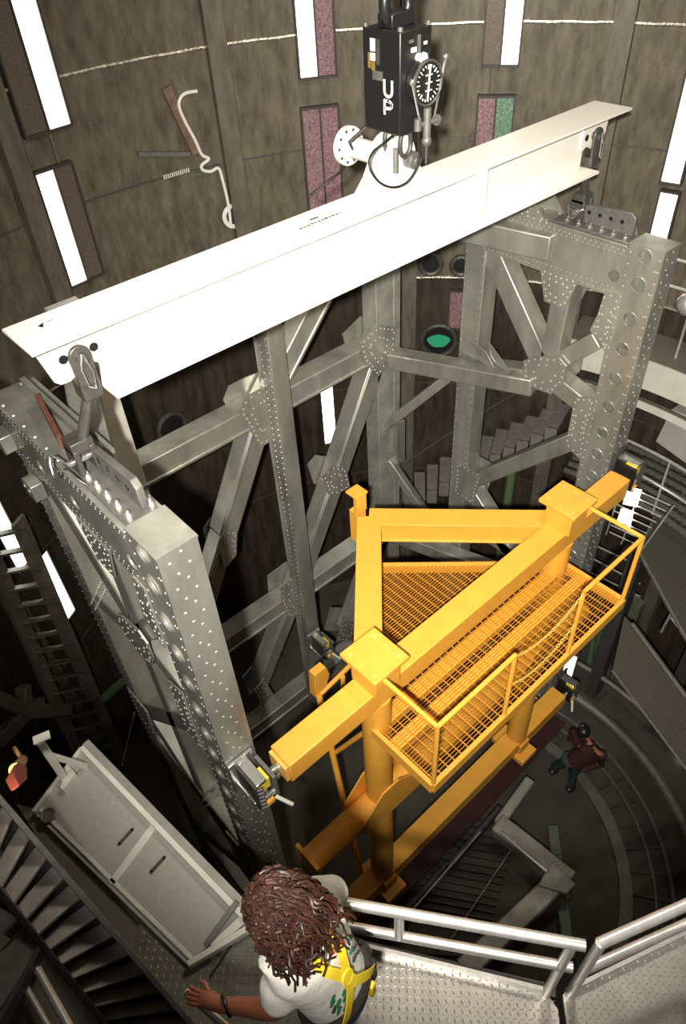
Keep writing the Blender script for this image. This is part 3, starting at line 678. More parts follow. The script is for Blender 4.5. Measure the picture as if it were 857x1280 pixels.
# triangular arms at beam level: apex at (4.36, 5.0)
AP = Vector((4.36, 4.93, YT)); wv = .30
def arm(xe, sgn):
    # sgn -1 left arm, +1 right arm
    zo = -.004 if sgn < 0 else -.008; e = Vector((xe, YC+.05, YT+zo)); d = (e-AP).normalized(); mb = MB()
    side = Vector((0,0,1)).cross(d); c0 = AP+Vector((0, -.12, zo)); c1 = e
    mb.beam(c0+Vector((0,0,-.013)), c1+Vector((0,0,-.013)), .30, .026)                 # top flange
    mb.beam(c0+Vector((0,0,-.287)), c1+Vector((0,0,-.287)), .30, .026)
    mb.beam(c0+Vector((0,0,-.15)), c1+Vector((0,0,-.15)), .24, .25)
    return part(yf, 'triangle_arm', mb, YEL, bevel=.006)
arm(2.72, -1); arm(6.0, 1)
mb = MB(); mb.beam((4.36, 5.02, -6.75), (4.36, 5.02, -6.22), .16, .14, (0,1,0)); mb.box((4.28, 4.93, -6.22), (4.44, 5.0, -5.93)); mb.box((4.26, 4.92, -5.95), (4.46, 5.12, -5.92)); part(yf, 'apex_lug', mb, YEL, bevel=.006)
# grated platform (deck at -6.96)
GZ = -6.96; GX0, GX1, GY0, GY1 = 2.65, 6.06, 2.12, 2.98
gr = MB()
for (a, b) in (((GX0,GY0),(GX1,GY0)), ((GX1,GY0),(GX1,GY1)), ((GX0,GY0),(GX0,GY1))):
    gr.beam((a[0],a[1],GZ-.06), (b[0],b[1],GZ-.06), .05, .16)
gr.beam((GX0, GY1+.02, GZ-.08), (GX1, GY1+.02, GZ-.08), .16, .12)
apx = Vector((4.36, 4.62, GZ-.06)); 
gr.beam(Vector((GX0, 2.98, GZ-.06)), apx, .05, .16); gr.beam(Vector((GX1, 2.98, GZ-.06)), apx, .05, .16)
part(yf, 'platform_frame', gr, YEL, bevel=.004)
mb = MB(); mb.box((GX0+.03, 2.62, GZ-.16), (GX1-.03, 2.78, GZ-.03)); part(yf, 'support_channel', mb, YEL)
g = MB(); t = .006
def xr(y):   # x range of deck at y
    if y <= GY1: return (GX0, GX1)
    f = (y-2.98)/(4.62-2.98); return (GX0+(4.36-GX0)*f, GX1+(4.36-GX1)*f)
y = GY0+.03
while y < 4.56:
    a, b = xr(y)
    if b-a > .1: g.box((a, y-.0025, GZ-.022), (b, y+.0025, GZ))
    y += .036
x = GX0+.05
while x < GX1:
    ym = GY1 if x < GX0 else 2.98+(4.62-2.98)*((x-GX0)/(4.36-GX0) if x < 4.36 else (GX1-x)/(GX1-4.36))
    g.box((x-.005, GY0, GZ-.006), (x+.005, max(GY1, ym), GZ+.004)); x += .104
part(yf, 'grating', g, mat('yellow_grating_paint', (.60, .25, .02), .5), smooth=False)
# handrails
RZ = -5.87
def rail(pts, r=.024): m = MB(); m.path(pts, r, 12); return part(yf, 'handrail', m, YEL)
rl = MB(); 
for a, b in (((2.67, 2.80, RZ), (2.67, 2.13, RZ)), ((2.67, 2.13, RZ), (3.78, 2.13, RZ)), ((3.78, 2.13, RZ), (3.78, 2.13, GZ)), ((2.67, 2.13, RZ), (2.67, 2.13, GZ))):
    rl.tube(a, b, .026, 14); rl.ball(a, .026); rl.ball(b, .026)
part(yf, 'handrail', rl, YEL)
rl = MB()
for a, b in (((6.04, 2.80, RZ), (6.04, 2.13, RZ)), ((6.04, 2.13, RZ), (4.92, 2.13, RZ)), ((4.92, 2.13, RZ), (4.92, 2.13, GZ)), ((6.04, 2.13, RZ), (6.04, 2.13, GZ))):
    rl.tube(a, b, .026, 14); rl.ball(a, .026); rl.ball(b, .026)
part(yf, 'handrail', rl, YEL)
def chain(z, sag):
    m = MB(); n = 34; P = [Vector((3.78+(4.92-3.78)*k/n, 2.13, z-sag*4*(k/n)*(1-k/n))) for k in range(n+1)]
    for k in range(n):
        a, b = P[k], P[k+1]; d = (b-a).normalized(); s = Vector((0,1,0)) if k % 2 else Vector((0,0,1)).cross(Vector((0,1,0))); s = Vector((0,1,0)) if k % 2 else d.cross(Vector((0,1,0))).normalized()
        c = (a+b)/2; m.path([c+d*.024*math.cos(q)+s*.012*math.sin(q) for q in [2*math.pi*i/10 for i in range(10)]], .004, 5, closed=True)
    part(yf, 'chain', m, YELW)
chain(RZ-.03, .17); chain(RZ-.52, .2)
# lower beam, feet and cross pipe
LZ = -11.2
mb = MB(); mb.box((1.6, YC-.15, LZ-.3), (7.15, YC+.15, LZ)); part(yf, 'lower_beam', mb, YEL, bevel=.012)
for xc in (2.775, 5.945):
    mb = MB(); mb.box((xc-.19, YC-.33, LZ-.42), (xc+.19, YC+.33, LZ-.30)); mb.box((xc-.12, YC-.2, LZ-.3), (xc+.12, YC-.15, LZ-.05)); part(yf, 'foot', mb, YEL, bevel=.01)
pa, pb = Vector((1.62, YC, -8.85)), Vector((7.1, YC, -8.85))
mb = MB(); mb.tube(pa, pb, .165, 28); part(yf, 'cross_pipe', mb, YEL)
mb = MB(); mb.box((1.58, YC-.2, -9.05), (1.63, YC+.2, -8.65)); part(yf, 'flange_plate', mb, YEL, bevel=.008)
for xc, s in ((2.775, 1), (5.945, -1)):
    for yy in (YC-.185, YC+.165):
        mb = MB(); mb.prism([(xc-.42*s, yy, -8.85-.16), (xc-.42*s, yy, -8.85+.16), (xc-.1*s, yy, -8.35), (xc+.16*s, yy, -8.35), (xc+.55*s, yy, -8.68), (xc+.55*s, yy, -9.02)], (0, .02, 0)); part(yf, 'pipe_gusset', mb, YEL)
# rear leg assembly with thin struts
def st(a, b, r=.045): m = MB(); m.tube(a, b, r, 14); return part(yf, 'strut', m, YEL)
q0 = PY(400, 862, 4.6); q1 = PY(428, 960, 4.4)
top = PY(402, 852, 4.55)
st(PY(398, 868, 4.5), PY(450, 1090, 3.2), .045)
st(PY(420, 940, 4.08), PY(470, 905, 3.5), .035)
st(PY(430, 872, 4.4), PY(428, 846, 4.45), .035)
st(PY(400, 868, 4.5), PY(437, 832, 4.5), .035)
m = MB(); q = [PY(u, v, 4.5) for u, v in ((393,845),(407,834),(412,842),(405,868),(394,872))]; m.prism(q, (0, .12, 0)); part(yf, 'rear_bracket', m, YEL, bevel=.006)

# ================================================================ trunnion clamps
def clamp(base, sgn, label):
    t = thing('trunnion_latch', label, 'latch mechanism', base, 'latch fittings gripping the yellow beam ends')
    b = Vector(base); s = sgn*.8
    def B(x0,x1,y0,y1,z0,z1,nm,m,bv=.006,lab=None):
        mb = MB(); mb.box((b.x+min(s*x0,s*x1), b.y+y0, b.z+z0), (b.x+max(s*x0,s*x1), b.y+y1, b.z+z1)); return part(t, nm, mb, m, bevel=bv, label=lab)
    B(-.32,.02,.18,.215,-.22,.26,'back_plate',CHROME if sgn > 0 else DSTEEL); B(-.26,-.04,-.06,.18,-.20,-.16,'shelf',CHROME); B(-.20,-.06,-.1,.18,.14,.18,'shelf',CHROME)
    B(-.24,-.20,-.12,.18,-.2,.2,'side_frame',DSTEEL); B(.0,.05,-.13,.16,-.19,.17,'side_frame',STEEL if sgn > 0 else BLACK)
    B(-.18,-.02,-.10,.05,.02,.17,'yellow_block',mat('latch_yellow',(.75,.55,.04),.45)); B(-.17,-.03,-.13,-.02,-.25,-.18,'yellow_block',YEL)
    mb = MB(); mb.tube(b+Vector((s*-.2,-.02,-.05)), b+Vector((s*.15,-.02,-.05)), .045, 16); mb.tube(b+Vector((s*-.16,-.09,-.13)), b+Vector((s*.02,-.09,-.13)), .03, 12); part(t, 'roller', mb, CHROME)
    mb = MB(); mb.tube(b+Vector((s*-.02,-.15,-.14)), b+Vector((s*.10,-.24,-.30)), .02, 10); part(t, 'handle', mb, WHITEP)
    for k in range(6): mb = MB(); mb.tube(b+Vector((s*-.22, -.13, -.18+.07*k)), b+Vector((s*-.16, -.15, -.18+.07*k)), .018, 8); part(t, 'bolt', mb, DSTEEL)
clamp((1.36, 3.055, -6.36), 1, 'chrome and black latch fitting at left end of yellow beam')
clamp((7.34, 3.055, -6.30), -1, 'black and yellow latch fitting at right end of yellow beam')
clamp((4.62, 6.35, -10.6), 1, 'small bright latch at foot of the truss middle column')
clamp((7.30, 3.0, -11.3), -1, 'dark latch fitting at right end of the lower yellow beam')

# ================================================================ RING PLATFORMS ON THE RIGHT
def arc_strip(mb, a0, a1, r0, r1, z0, z1, n=None):
    n = n or max(2, int(abs(a1-a0)/2.5))
    A_ = [a0+(a1-a0)*k/n for k in range(n+1)]; vs = []
    for a in A_: vs += [cyl(a, r0, z0), cyl(a, r1, z0), cyl(a, r1, z1), cyl(a, r0, z1)]
    fs = []
    for i in range(n):
        for k in range(4): fs.append((i*4+k, i*4+(k+1) % 4, (i+1)*4+(k+1) % 4, (i+1)*4+k))
    fs += [(0,1,2,3), (n*4+3, n*4+2, n*4+1, n*4)]
    return mb.add(vs, fs)
t = thing('ring_platform', 'upper curved platform with pale fascia running behind the right hand column', 'platform', cyl(-8, 5.5, -6.45))
mb = MB(); arc_strip(mb, 19, -38, 5.0, RW-.16, -5.92, -5.87); part(t, 'deck', mb, DECK)
mb = MB(); arc_strip(mb, 19, -38, 4.96, 5.0, -6.30, -5.84); part(t, 'fascia', mb, FASC)
mb = MB(); arc_strip(mb, 19, -38, 4.82, 4.98, -6.50, -6.46); part(t, 'kick_grating', mb, DECK)
mb = MB(); arc_strip(mb, 19, -38, 4.80, 4.83, -6.53, -6.42); part(t, 'lower_edge', mb, FASC)
mb = MB()
for z in (-4.47, -4.85): mb.path([cyl(9-k*2.5, 5.35, z) for k in range(20)], .024, 8)
for a in (8.2, 2, -6, -14, -22): mb.tube(cyl(a, 5.35, -4.47), cyl(a, 5.35, -5.87), .02, 8)
mb.path([cyl(9, 5.35, z) for z in (-4.47, -5.0)], .024, 8)
part(t, 'guard_rail', mb, RAIL)
# red and grey ball by the upper rail
t = thing('round_tank', 'small grey and red round tank behind the upper rail at right edge', 'tank', PX(857, 395, 9.45))
c = PX(860, 380, 9.45); mb = MB(); mb.ball(c, .16, n=20, m=12); part(t, 'shell', mb, RAIL)
mb = MB(); mb.tube(c+Vector((0,0,.10)), c+Vector((0,0,.17)), .11, 18, .05); part(t, 'red_cap', mb, REDP)
t = thing('ring_platform', 'second curved platform with open slats below the pale fascia one', 'platform', cyl(-8, 5.2, -8.4))
mb = MB(); 
for k in range(7): arc_strip(mb, 14, -38, 4.62+.2*k, 4.68+.2*k, -8.1, -8.04)
part(t, 'deck', mb, STEEL)
mb = MB()
for k in range(40):
    a = 14-k*1.3; mb.beam(cyl(a, 4.6, -8.08), cyl(a, 5.9, -8.08), .012, .03)
part(t, 'deck_bar', mb, DSTEEL, stuff=False)
mb = MB()
for z in (-7.02, -7.52): mb.path([cyl(12-k*2.5, 4.62, z) for k in range(20)], .024, 8)
for a in (11, 3, -6, -15): mb.tube(cyl(a, 4.62, -7.02), cyl(a, 4.62, -8.1), .02, 8)
part(t, 'guard_rail', mb, RAIL)
mb = MB(); q = [PX(u, v, 9.35) for u, v in ((838,512),(857,520),(857,580),(818,552))]; mb.prism(q, (.25, 0, 0))
single('equipment_cabinet', mb, PANEL, 'grey box standing between the two curved platforms at right edge', 'cabinet', bevel=.02)
# ladder cage with lit lamp panels behind
mb = MB(); mb2 = MB()
t = thing('ladder_cage', 'dark barred ladder with two bright lit panels right of yellow beam end', 'ladder', PX(770, 680, 8.35))
for vv in range(8):
    v = 608+vv*9; mb.tube(PX(772-vv*1.5, v-6, 8.4), PX(838-vv*6, v+24-vv*2, 8.4), .012, 6)
for (u0, v0, u1, v1) in ((778,604,757,668),(800,612,776,680),(842,632,800,690)): mb.tube(PX(u0, v0, 8.4), PX(u1, v1, 8.4), .014, 6)
part(t, 'rungs', mb, RAIL)
for pts in (((784,609),(801,613),(795,634),(778,630)), ((776,636),(791,640),(786,662),(769,656))):
    mb = MB(); mb.prism([PX(u, v, 8.35) for u, v in pts], (.02, 0, 0)); part(t, 'lit_panel', mb, LAMP)
    q_ = [PX(u, v, 8.33) for u, v in pts]
    for k in (.3, .55, .8):
        mb = MB(); mb.tube(q_[0].lerp(q_[3], k), q_[1].lerp(q_[2], k), .006, 6); part(t, 'guard_wire', mb, BLACK)
# walkways lower right
t = thing('mesh_walkway', 'dark mesh walkway sloping across the lower right between posts', 'walkway', PZ(800, 850, -9.1))
q = [PZ(u, v, -9.0) for u, v in ((780,770),(790,780),(858,872),(900,960),(858,962),(765,838))]
mb = MB(); mb.prism(q, (0, 0, -.04)); part(t, 'deck', mb, DECK2)
mb = MB(); mb.path([PZ(u, v, -8.98) for u, v in ((765,838),(858,962))], .02, 6); mb.path([PZ(u, v, -8.98) for u, v in ((790,780),(858,872))], .035, 6); part(t, 'edge_bar', mb, STEEL)
t = thing('mesh_walkway', 'dark mesh platform with railing at right edge, above sloping walkway', 'walkway', PZ(840, 720, -8.75))
q = [PZ(u, v, -8.5) for u, v in ((823,635),(900,600),(900,790),(858,800),(798,690))]
mb = MB(); mb.prism(q, (0, 0, -.04)); part(t, 'deck', mb, DECK2)
mb = MB(); mb.path([PZ(u, v, -8.48) for u, v in ((823,635),(798,690),(858,800))], .03, 6); part(t, 'edge_bar', mb, STEEL)
mb = MB(); a = PZ(828, 798, -8.9); mb.tube(PX(826,790,8.2), PX(846,752,8.2), .02, 8); mb.tube(PX(846,752,8.2), PX(870,780,8.2), .02, 8); mb.tube(PX(838,772,8.2), PX(870,812,8.2), .02, 8); part(t, 'guard_rail', mb, RAIL)
# tall dark posts carrying the walkways, standing on the floor
def stand(u, v, x, w, label, z1):
    p = PX(u, v, x); mb = MB(); mb.beam((p.x, p.y, -13.0), (p.x, p.y, z1), w, w*.8, (0,1,0)); mb.box((p.x-w*.8, p.y-w*.8, -13.0), (p.x+w*.8, p.y+w*.8, -12.96))
    return single('support_post', mb, DSTEEL, label, 'post', bevel=.01)
p = PZ(735, 900, -12.0)
stand(762, 800, 8.75, .28, 'dark square post rising from floor right of the yellow platform', -8.75)
stand(845, 860, 8.9, .26, 'dark square post under sloping mesh walkway at right edge', -9.1)
mb = MB()
for k in range(2):
    mb.tube(PX(752+k*14, 735, 9.3), PX(735+k*12, 835, 9.3), .06, 12)
single('green_pipe', mb, GREENP, 'pair of dull green pipes behind right end of the grating', 'pipe')
mb = MB()
for (v0, v1) in ((672, 700), (688, 722), (708, 738)): mb.tube(PX(712, v0-5, 8.9), PX(800, v1+8, 8.9), .018, 8)
single('guard_rail', mb, RAIL, 'thin horizontal steel rails beneath right end of yellow beam', 'railing')
mb = MB(); q = [PX(u, v, 9.5) for u, v in ((745,765),(775,742),(800,760),(775,838),(735,812))]; mb.prism(q, (.2, 0, 0))
single('wall_panel', mb, mat('dull_green_panel', (.10, .11, .07), .6, .1, noise=.3), 'dull green panel below right corner of the yellow grating', 'panel')
mb = MB()
for k in range(3): mb.tube(PX(758+k*7, 812, 9.1), PX(752+k*6, 850, 9.1), .035, 10)
single('pipe_cluster', mb, STEEL, 'cluster of short grey pipes hanging under the sloping walkway', 'pipes')
mb = MB(); mb.beam(PX(853, 945, 8.7), PX(842, 968, 8.7), .08, .06); single('work_light', mb, LAMP, 'short bright tube light low at right edge under walkway', 'lamp')

# ---------------------------------------------------------------- spiral stair on the far wall
n = 15
for i in range(n):
    f = i/(n-1); a = 55-36*f; z = -10.5+2.9*f
    mb = MB(); arc_strip(mb, a+1.15, a-1.05, 5.05, RW-.17, z-.02, z, 1); arc_strip(mb, a+1.15, a-1.05, 5.03, 5.06, z-.34, z, 1)
    o = single('stair_tread', mb, TILE, 'grey metal stair tread climbing the far wall behind the truss', 'stair tread', 'treads of the stair on the far wall')
mb = MB(); mb.path([cyl(56-38*k/20, 5.0, -9.4+3.1*k/20) for k in range(21)], .02, 8); single('stair_rail', mb, DSTEEL, 'dark handrail rising along the far wall stair', 'railing')
for u, v in ((638, 600), (520, 560)):
    pass
mb = MB(); p = PW(640, 585, 5.6); mb.tube((p.x, p.y, -12.9), (p.x, p.y, -9.0), .09, 14); single('green_pipe', mb, GREENP, 'upright pale green pipe by far wall stair, seen through right truss bay', 'pipe')
mb = MB(); p = PY(385, 745, 8.2); mb.tube((p.x, 8.2, -12.9), (p.x, 8.2, -9.6), .09, 14); single('green_pipe', mb, GREENP, 'upright pale green pipe behind the lower middle truss column', 'pipe')

# ---------------------------------------------------------------- floor: ring track, pipes, grey support frames, mat
t = thing('floor_ring', 'curved dark steel floor track set round the chamber centre', 'ring track', (4.3, 3.0, -13.0))
FC = Vector((4.25, 2.85, 0))
def farc(mb, a0, a1, r0, r1, z0, z1, n=40):
    global CC
    k = CC.copy(); CC.x, CC.y = FC.x, FC.y; arc_strip(mb, a0, a1, r0, r1, z0, z1, n); CC.x, CC.y = k.x, k.y
mb = MB(); farc(mb, 60, -75, 2.75, 2.95, -13, -12.9); part(t, 'inner_track', mb, STEEL)
mb = MB(); farc(mb, 60, -75, 3.55, 3.60, -13, -12.86); farc(mb, 60, -75, 3.30, 3.34, -13, -12.93); part(t, 'middle_track', mb, STEEL)
mb = MB()
for k in range(18): a = 50-k*7; q = math.radians(a); mb.beam((FC.x+2.95*math.cos(q), FC.y+2.95*math.sin(q), -12.97), (FC.x+3.6*math.cos(q), FC.y+3.6*math.sin(q), -12.97), .05, .04)
part(t, 'cross_tie', mb, DSTEEL)
t = thing('floor_pipe', 'curved grey pipe run circling the floor at lower right', 'pipe', (4.3, 3.0, -12.95))
mb = MB(); mb.path([Vector((FC.x+4.05*math.cos(math.radians(50-k*3)), FC.y+4.05*math.sin(math.radians(50-k*3)), -12.8)) for k in range(40)], .10, 12); part(t, 'pipe', mb, STEEL)
mb = MB(); mb.path([Vector((FC.x+4.45*math.cos(math.radians(50-k*3)), FC.y+4.45*math.sin(math.radians(50-k*3)), -12.3)) for k in range(40)], .06, 10); part(t, 'upper_pipe', mb, STEEL)
# deck plates between the tracks (rough blocks)
mb = MB(); q = [PZ(u, v, -12.55) for u, v in ((455,1170),(600,1020),(706,905),(668,878),(560,985),(440,1120))]
mb.prism(q, (0, 0, -.06)); single('floor_cover', mb, MAROON, 'dark maroon cover lying under the lower yellow beam', 'floor cover')
t = thing('floor_stand', 'grey aluminium Y shaped support frame lying low beyond the railing', 'support frame', PZ(650, 1100, -13.0))
def zb(a, b, za, zb_, w, h, nm='frame_member', m=ALU2):
    mb = MB(); mb.beam(PZ(a[0], a[1], za), PZ(b[0], b[1], zb_), w, h); return part(t, nm, mb, m, bevel=.03)
zb((620,1030),(712,1104),-12.2,-12.2,.34,.26); zb((705,1095),(578,1215),-12.22,-12.22,.32,.24); zb((662,976),(622,1032),-12.22,-12.22,.18,.2)
mb = MB(); mb.beam(PZ(625,1040,-12.05), PZ(685,1090,-12.05), .07, .05); part(t, 'edge_rib', mb, RAIL, bevel=.02)
mb = MB(); q = [PZ(u, v, -12.06) for u, v in ((690,1075),(720,1105),(708,1118),(672,1106))]; mb.prism(q, (0,0,-.28)); part(t, 'end_plate', mb, ALU2, bevel=.02)
mb = MB(); p = PZ(704, 1115, -12.3); mb.tube(p, p+Vector((0,0,-.65)), .1, 14); part(t, 'foot', mb, ALU2)
t = thing('floor_beam', 'dull green floor beam crossing beneath grey Y shaped frame', 'beam', PZ(700, 1120, -12.9))
zb((690,1032),(712,1200),-12.75,-12.75,.2,.12, 'beam', mat('dull_green_steel', (.13,.16,.12), .5, .3, noise=.2))
t = thing('edge_girder', 'thin pale edged girder along front of maroon cover', 'girder', PZ(560, 1060, -12.9))
zb((485,1165),(560,1080),-12.5,-12.5,.10,.2,'girder',DSTEEL); zb((560,1085),(625,1010),-12.5,-12.5,.10,.2,'girder',DSTEEL)
mb = MB(); mb.tube(PZ(489,1168,-12.38), PZ(600,1040,-12.38), .018, 6); mb.tube(PZ(560,1180,-12.7), PZ(640,1060,-12.7), .012, 6); part(t, 'pale_edge', mb, RAIL)
t = thing('floor_grating', 'dark ribbed floor grating seen between frames beyond the railing', 'grating', PZ(560, 1110, -12.9))
mb = MB()
for k in range(16):
    mb.beam(PZ(520+k*1, 1150-k*9, -12.85), PZ(610+k*2.6, 1150-k*9+18, -12.85), .03, .05)
part(t, 'bars', mb, DSTEEL)
mb = MB(); q = [PZ(u, v, -12.9) for u, v in ((500,1190),(560,990),(665,1080),(640,1200))]; mb.prism(q, (0,0,-.04)); part(t, 'panel', mb, DECK2)

# ---------------------------------------------------------------- far left: staircase, bracket, sling
t = thing('far_staircase', 'dark narrow staircase descending the wall at far left', 'staircase', Vector((.9, 7.9, -12.4)))
def FS(u, v): return PW(u, v, 5.55)
a0, b0, a1, b1 = FS(22, 650), FS(166, 985), FS(-24, 660), FS(122, 1000)
for a, b in ((a0, b0), (a1, b1)):
    mb = MB(); mb.beam(a, b, .05, .26); part(t, 'stringer', mb, POSTM)
for k in range(20):
    f = (k+.5)/20; mb = MB(); mb.beam(a0.lerp(b0, f), a1.lerp(b1, f), .20, .03); part(t, 'tread', mb, POSTM)
t = thing('wall_bracket', 'dim branching steel bracket on dark wall at left, above the orange sling', 'bracket', PW(35, 890, 5.5))
c0 = PW(32, 890, 5.5)
for u, v in ((-10, 873), (28, 858), (85, 887), (-6, 928), (50, 880)):
    mb = MB(); mb.beam(c0, PW(u, v, 5.5), .16, .2); part(t, 'arm', mb, POSTM, bevel=.02)
mb = MB(); mb.beam(PW(122, 880, 5.6), PW(155, 850, 5.6), .14, .06); single('green_beam', mb, GREENP, 'short dull green beam low on the left behind truss panel', 'beam')
mb = MB(); mb.tube(PW(168, 890, 5.4), PW(152, 958, 5.4), .010, 6); single('wire_rope', mb, RAIL, 'thin taut wire left of the truss panel foot', 'wire')

# ================================================================ NEAR PLATFORM, STAIR AND RAILS
PZF = -4.65
def lozenges(mb, poly, z, pitch=.030):
    def inside(x, y):
        c = False; n = len(poly)
        for i in range(n):
            a, b = poly[i], poly[i-1]
            if (a.y > y) != (b.y > y) and x < (b.x-a.x)*(y-a.y)/(b.y-a.y)+a.x: c = not c
        return c
    x0, x1 = min(p.x for p in poly), max(p.x for p in poly); y0, y1 = min(p.y for p in poly), max(p.y for p in poly)
    for i in range(int((x1-x0)/pitch)+1):
        for j in range(int((y1-y0)/pitch)+1):
            x, y = x0+(i+.5)*pitch, y0+(j+.5)*pitch
            if x < -.9 or x > 2.6 or y < -.75 or not inside(x, y): continue
            a = (.785 if (i+j) % 2 else -.785)+.35; d = Vector((math.cos(a), math.sin(a), 0)); e = Vector((-d.y, d.x, 0)); c = Vector((x, y, z))
            mb.add([c-d*.015, c+e*.0042, c+d*.015, c-e*.0042, c-d*.007+Vector((0,0,.0022)), c+d*.007+Vector((0,0,.0022))], [(0,3,5,4),(3,2,5),(2,1,4,5),(1,0,4)])
def plateobj(pts, label, m, z=PZF, th=.05, cat='platform'):
    t = thing('platform', label, cat, PZ(*pts[0], z)-Vector((0,0,th+.2)))
    mb = MB(); poly = [PZ(u, v, z) for u, v in pts]; mb.prism(poly, (0, 0, -th)); lozenges(mb, poly, z); part(t, 'tread_plate', mb, m, smooth=False)
    return t
t = plateobj(((436,1181),(684,1243),(697,1262),(706,1340),(420,1340),(408,1181)), 'shiny tread plate platform with railing at bottom centre, right of the worker', TREAD)
mb = MB(); mb.beam(PZ(430,1178,PZF+.02), PZ(686,1241,PZF+.02), .02, .10); part(t, 'toe_board', mb, RAIL)
mb = MB(); mb.beam(PZ(430,1185,PZF-.18), PZ(690,1246,PZF-.18), .06, .24); part(t, 'edge_beam', mb, DSTEEL)
RT = -3.78
def pipe_rail(t, top0, top1, low0, low1, posts, r=.027):
    a, b = PZ(*top0, RT), PZ(*top1, RT); m = MB(); m.tube(a, b, r, 18); part(t, 'top_rail', m, RAIL)
    def vert(p, v_px, u_px):       # height below p where pixel is
        d = ray(u_px, v_px); h = math.hypot(p.x, p.y)/math.hypot(d.x, d.y); return Vector((p.x, p.y, d.z*h))
    m = MB(); c0 = vert(a, low0[1], low0[0]); zl = c0.z; la, lb = Vector((a.x, a.y, zl)), Vector((b.x, b.y, zl))
    m.tube(la, lb, r*.95, 18); part(t, 'mid_rail', m, RAIL)
    for f, z0 in posts:
        p = a.lerp(b, f); m = MB(); m.tube((p.x, p.y, z0 if z0 else zl), (p.x, p.y, RT), r*.95, 16); part(t, 'rail_post', m, RAIL)
    return a, b, zl
t = thing('guard_railing', 'two bar steel pipe railing from the worker to the platform corner', 'railing', PZ(580, 1200, PZF))
pipe_rail(t, (405,1124), (731,1182), (396,1158), None, [(.30, None), (.955, PZF-.02), (.02, None)])
t = plateobj(((703,1243),(745,1222),(900,1150),(960,1340),(716,1340)), 'shiny tread plate platform in bottom right corner', TREAD)
mb = MB(); mb.beam(PZ(712,1238,PZF+.02), PZ(900,1146,PZF+.02), .02, .08); part(t, 'toe_board', mb, RAIL)
mb = MB(); mb.beam(PZ(705,1250,PZF-.18), PZ(900,1152,PZF-.18), .06, .24); part(t, 'edge_beam', mb, DSTEEL)
t = thing('guard_railing', 'two bar steel pipe railing running off the bottom right edge', 'railing', PZ(800, 1200, PZF))
pipe_rail(t, (748,1180), (900,1112), (725,1212), None, [(.02, PZF-.02), (.98, None)])
t = plateobj(((232,1209),(317,1160),(340,1150),(350,1340),(150,1340),(150,1255),(178,1140),(205,1180)), 'dim-coloured tread plate floor left of the worker beside the grey hatch', TREAD_DIM, z=PZF-.01)
mb = MB(); poly = [PZ(u, v, PZF-.015) for u, v in ((340,1150),(345,1110),(430,1178),(420,1340),(350,1340))]; mb.prism(poly, (0,0,-.05)); lozenges(mb, poly, PZF-.015); part(t, 'tread_plate', mb, TREAD_DIM, smooth=False)
mb = MB(); mb.beam(PZ(300,1165,PZF-.005), PZ(262,1222,PZF-.005), .012, .006); part(t, 'seam', mb, BLACK)

# grey flip-up hatch with frame, slots and tread edge
t = thing('hinged_platform', 'long grey hinged platform panel with two slots beside the near stair', 'platform panel', PZ(190, 1070, PZF-.12))
za = PZF+.02
L0_, L1_, R1_, R0_ = PZ(44,1018,za), PZ(236,1208,za), PZ(316,1160,za), PZ(104,938,za)
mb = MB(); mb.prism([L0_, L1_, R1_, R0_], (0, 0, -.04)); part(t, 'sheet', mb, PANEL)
def fr(a, b, w, h, nm='frame_rail', m=FASC, dz=.02):
    mb = MB(); mb.beam(a+Vector((0,0,dz)), b+Vector((0,0,dz)), w, h); return part(t, nm, mb, m, bevel=.004)
fr(R0_, R1_, .035, .07); fr(L1_, R1_, .035, .06); fr(R0_.lerp(L0_, .0), L0_, .03, .05)
fr(R0_.lerp(R1_, .47), R0_.lerp(R1_, .47).lerp(L0_.lerp(L1_, .52), .95), .05, .02, dz=.005)
fr(L0_.lerp(L1_, .0)+(R0_-L0_)*.08, L1_+(R1_-L1_)*.1, .025, .02, dz=.005)
o_ = (R0_-L0_).normalized(); mb = MB(); mb.beam(R0_+o_*.045+Vector((0,0,.0)), R1_+o_*.045+Vector((0,0,.0)), .05, .09); part(t, 'tread_edge', mb, TREAD)
for u, v in ((157,1046), (197,1081)):
    c = PZ(u, v, za+.004); d = (PZ(u+10, v-11, za)-PZ(u-10, v+11, za)); mb = MB(); mb.beam(c-d*.42, c+d*.42, .022, .006); mb.tube(c-d*.42-Vector((0,0,.002)), c-d*.42+Vector((0,0,.003)), .011, 12); mb.tube(c+d*.42-Vector((0,0,.002)), c+d*.42+Vector((0,0,.003)), .011, 12)
    part(t, 'hand_slot', mb, DSTEEL)
mb = MB(); c = PZ(60, 1019, za+.02); mb.path([c+Vector((.045*math.cos(a), .045*math.sin(a), .0)) for a in [2*math.pi*k/18 for k in range(18)]], .010, 8, closed=True); mb.tube(c, c+Vector((0,0,-.01)), .04, 16); part(t, 'ring_handle', mb, STEEL)
# upright bracket at the far corner
b0 = PZ(82, 975, za); top = Vector((b0.x, b0.y, za+.0)); d = ray(88, 896); h = math.hypot(b0.x, b0.y)/math.hypot(d.x, d.y)
top = Vector((b0.x, b0.y+.0, d.z*h)); 
mb = MB(); mb.beam(b0, top, .05, .05, (0,1,0)); part(t, 'upright', mb, FASC, bevel=.004)
mb = MB(); mb.beam(top+Vector((-.03,0,0)), top+Vector((.07,-.03,0)), .06, .015); part(t, 'upright_cap', mb, FASC, bevel=.003)
mb = MB(); q = b0.lerp(R0_, .95); mb.beam(b0.lerp(top, .62), PZ(108,958,za), .02, .04); part(t, 'diagonal_brace', mb, FASC, bevel=.003)
mb = MB(); mb.prism([PZ(u, v, za+.06) for u, v in ((75,985),(84,955),(95,967),(79,987))], (0,0,-.06)); part(t, 'gusset_plate', mb, FASC)
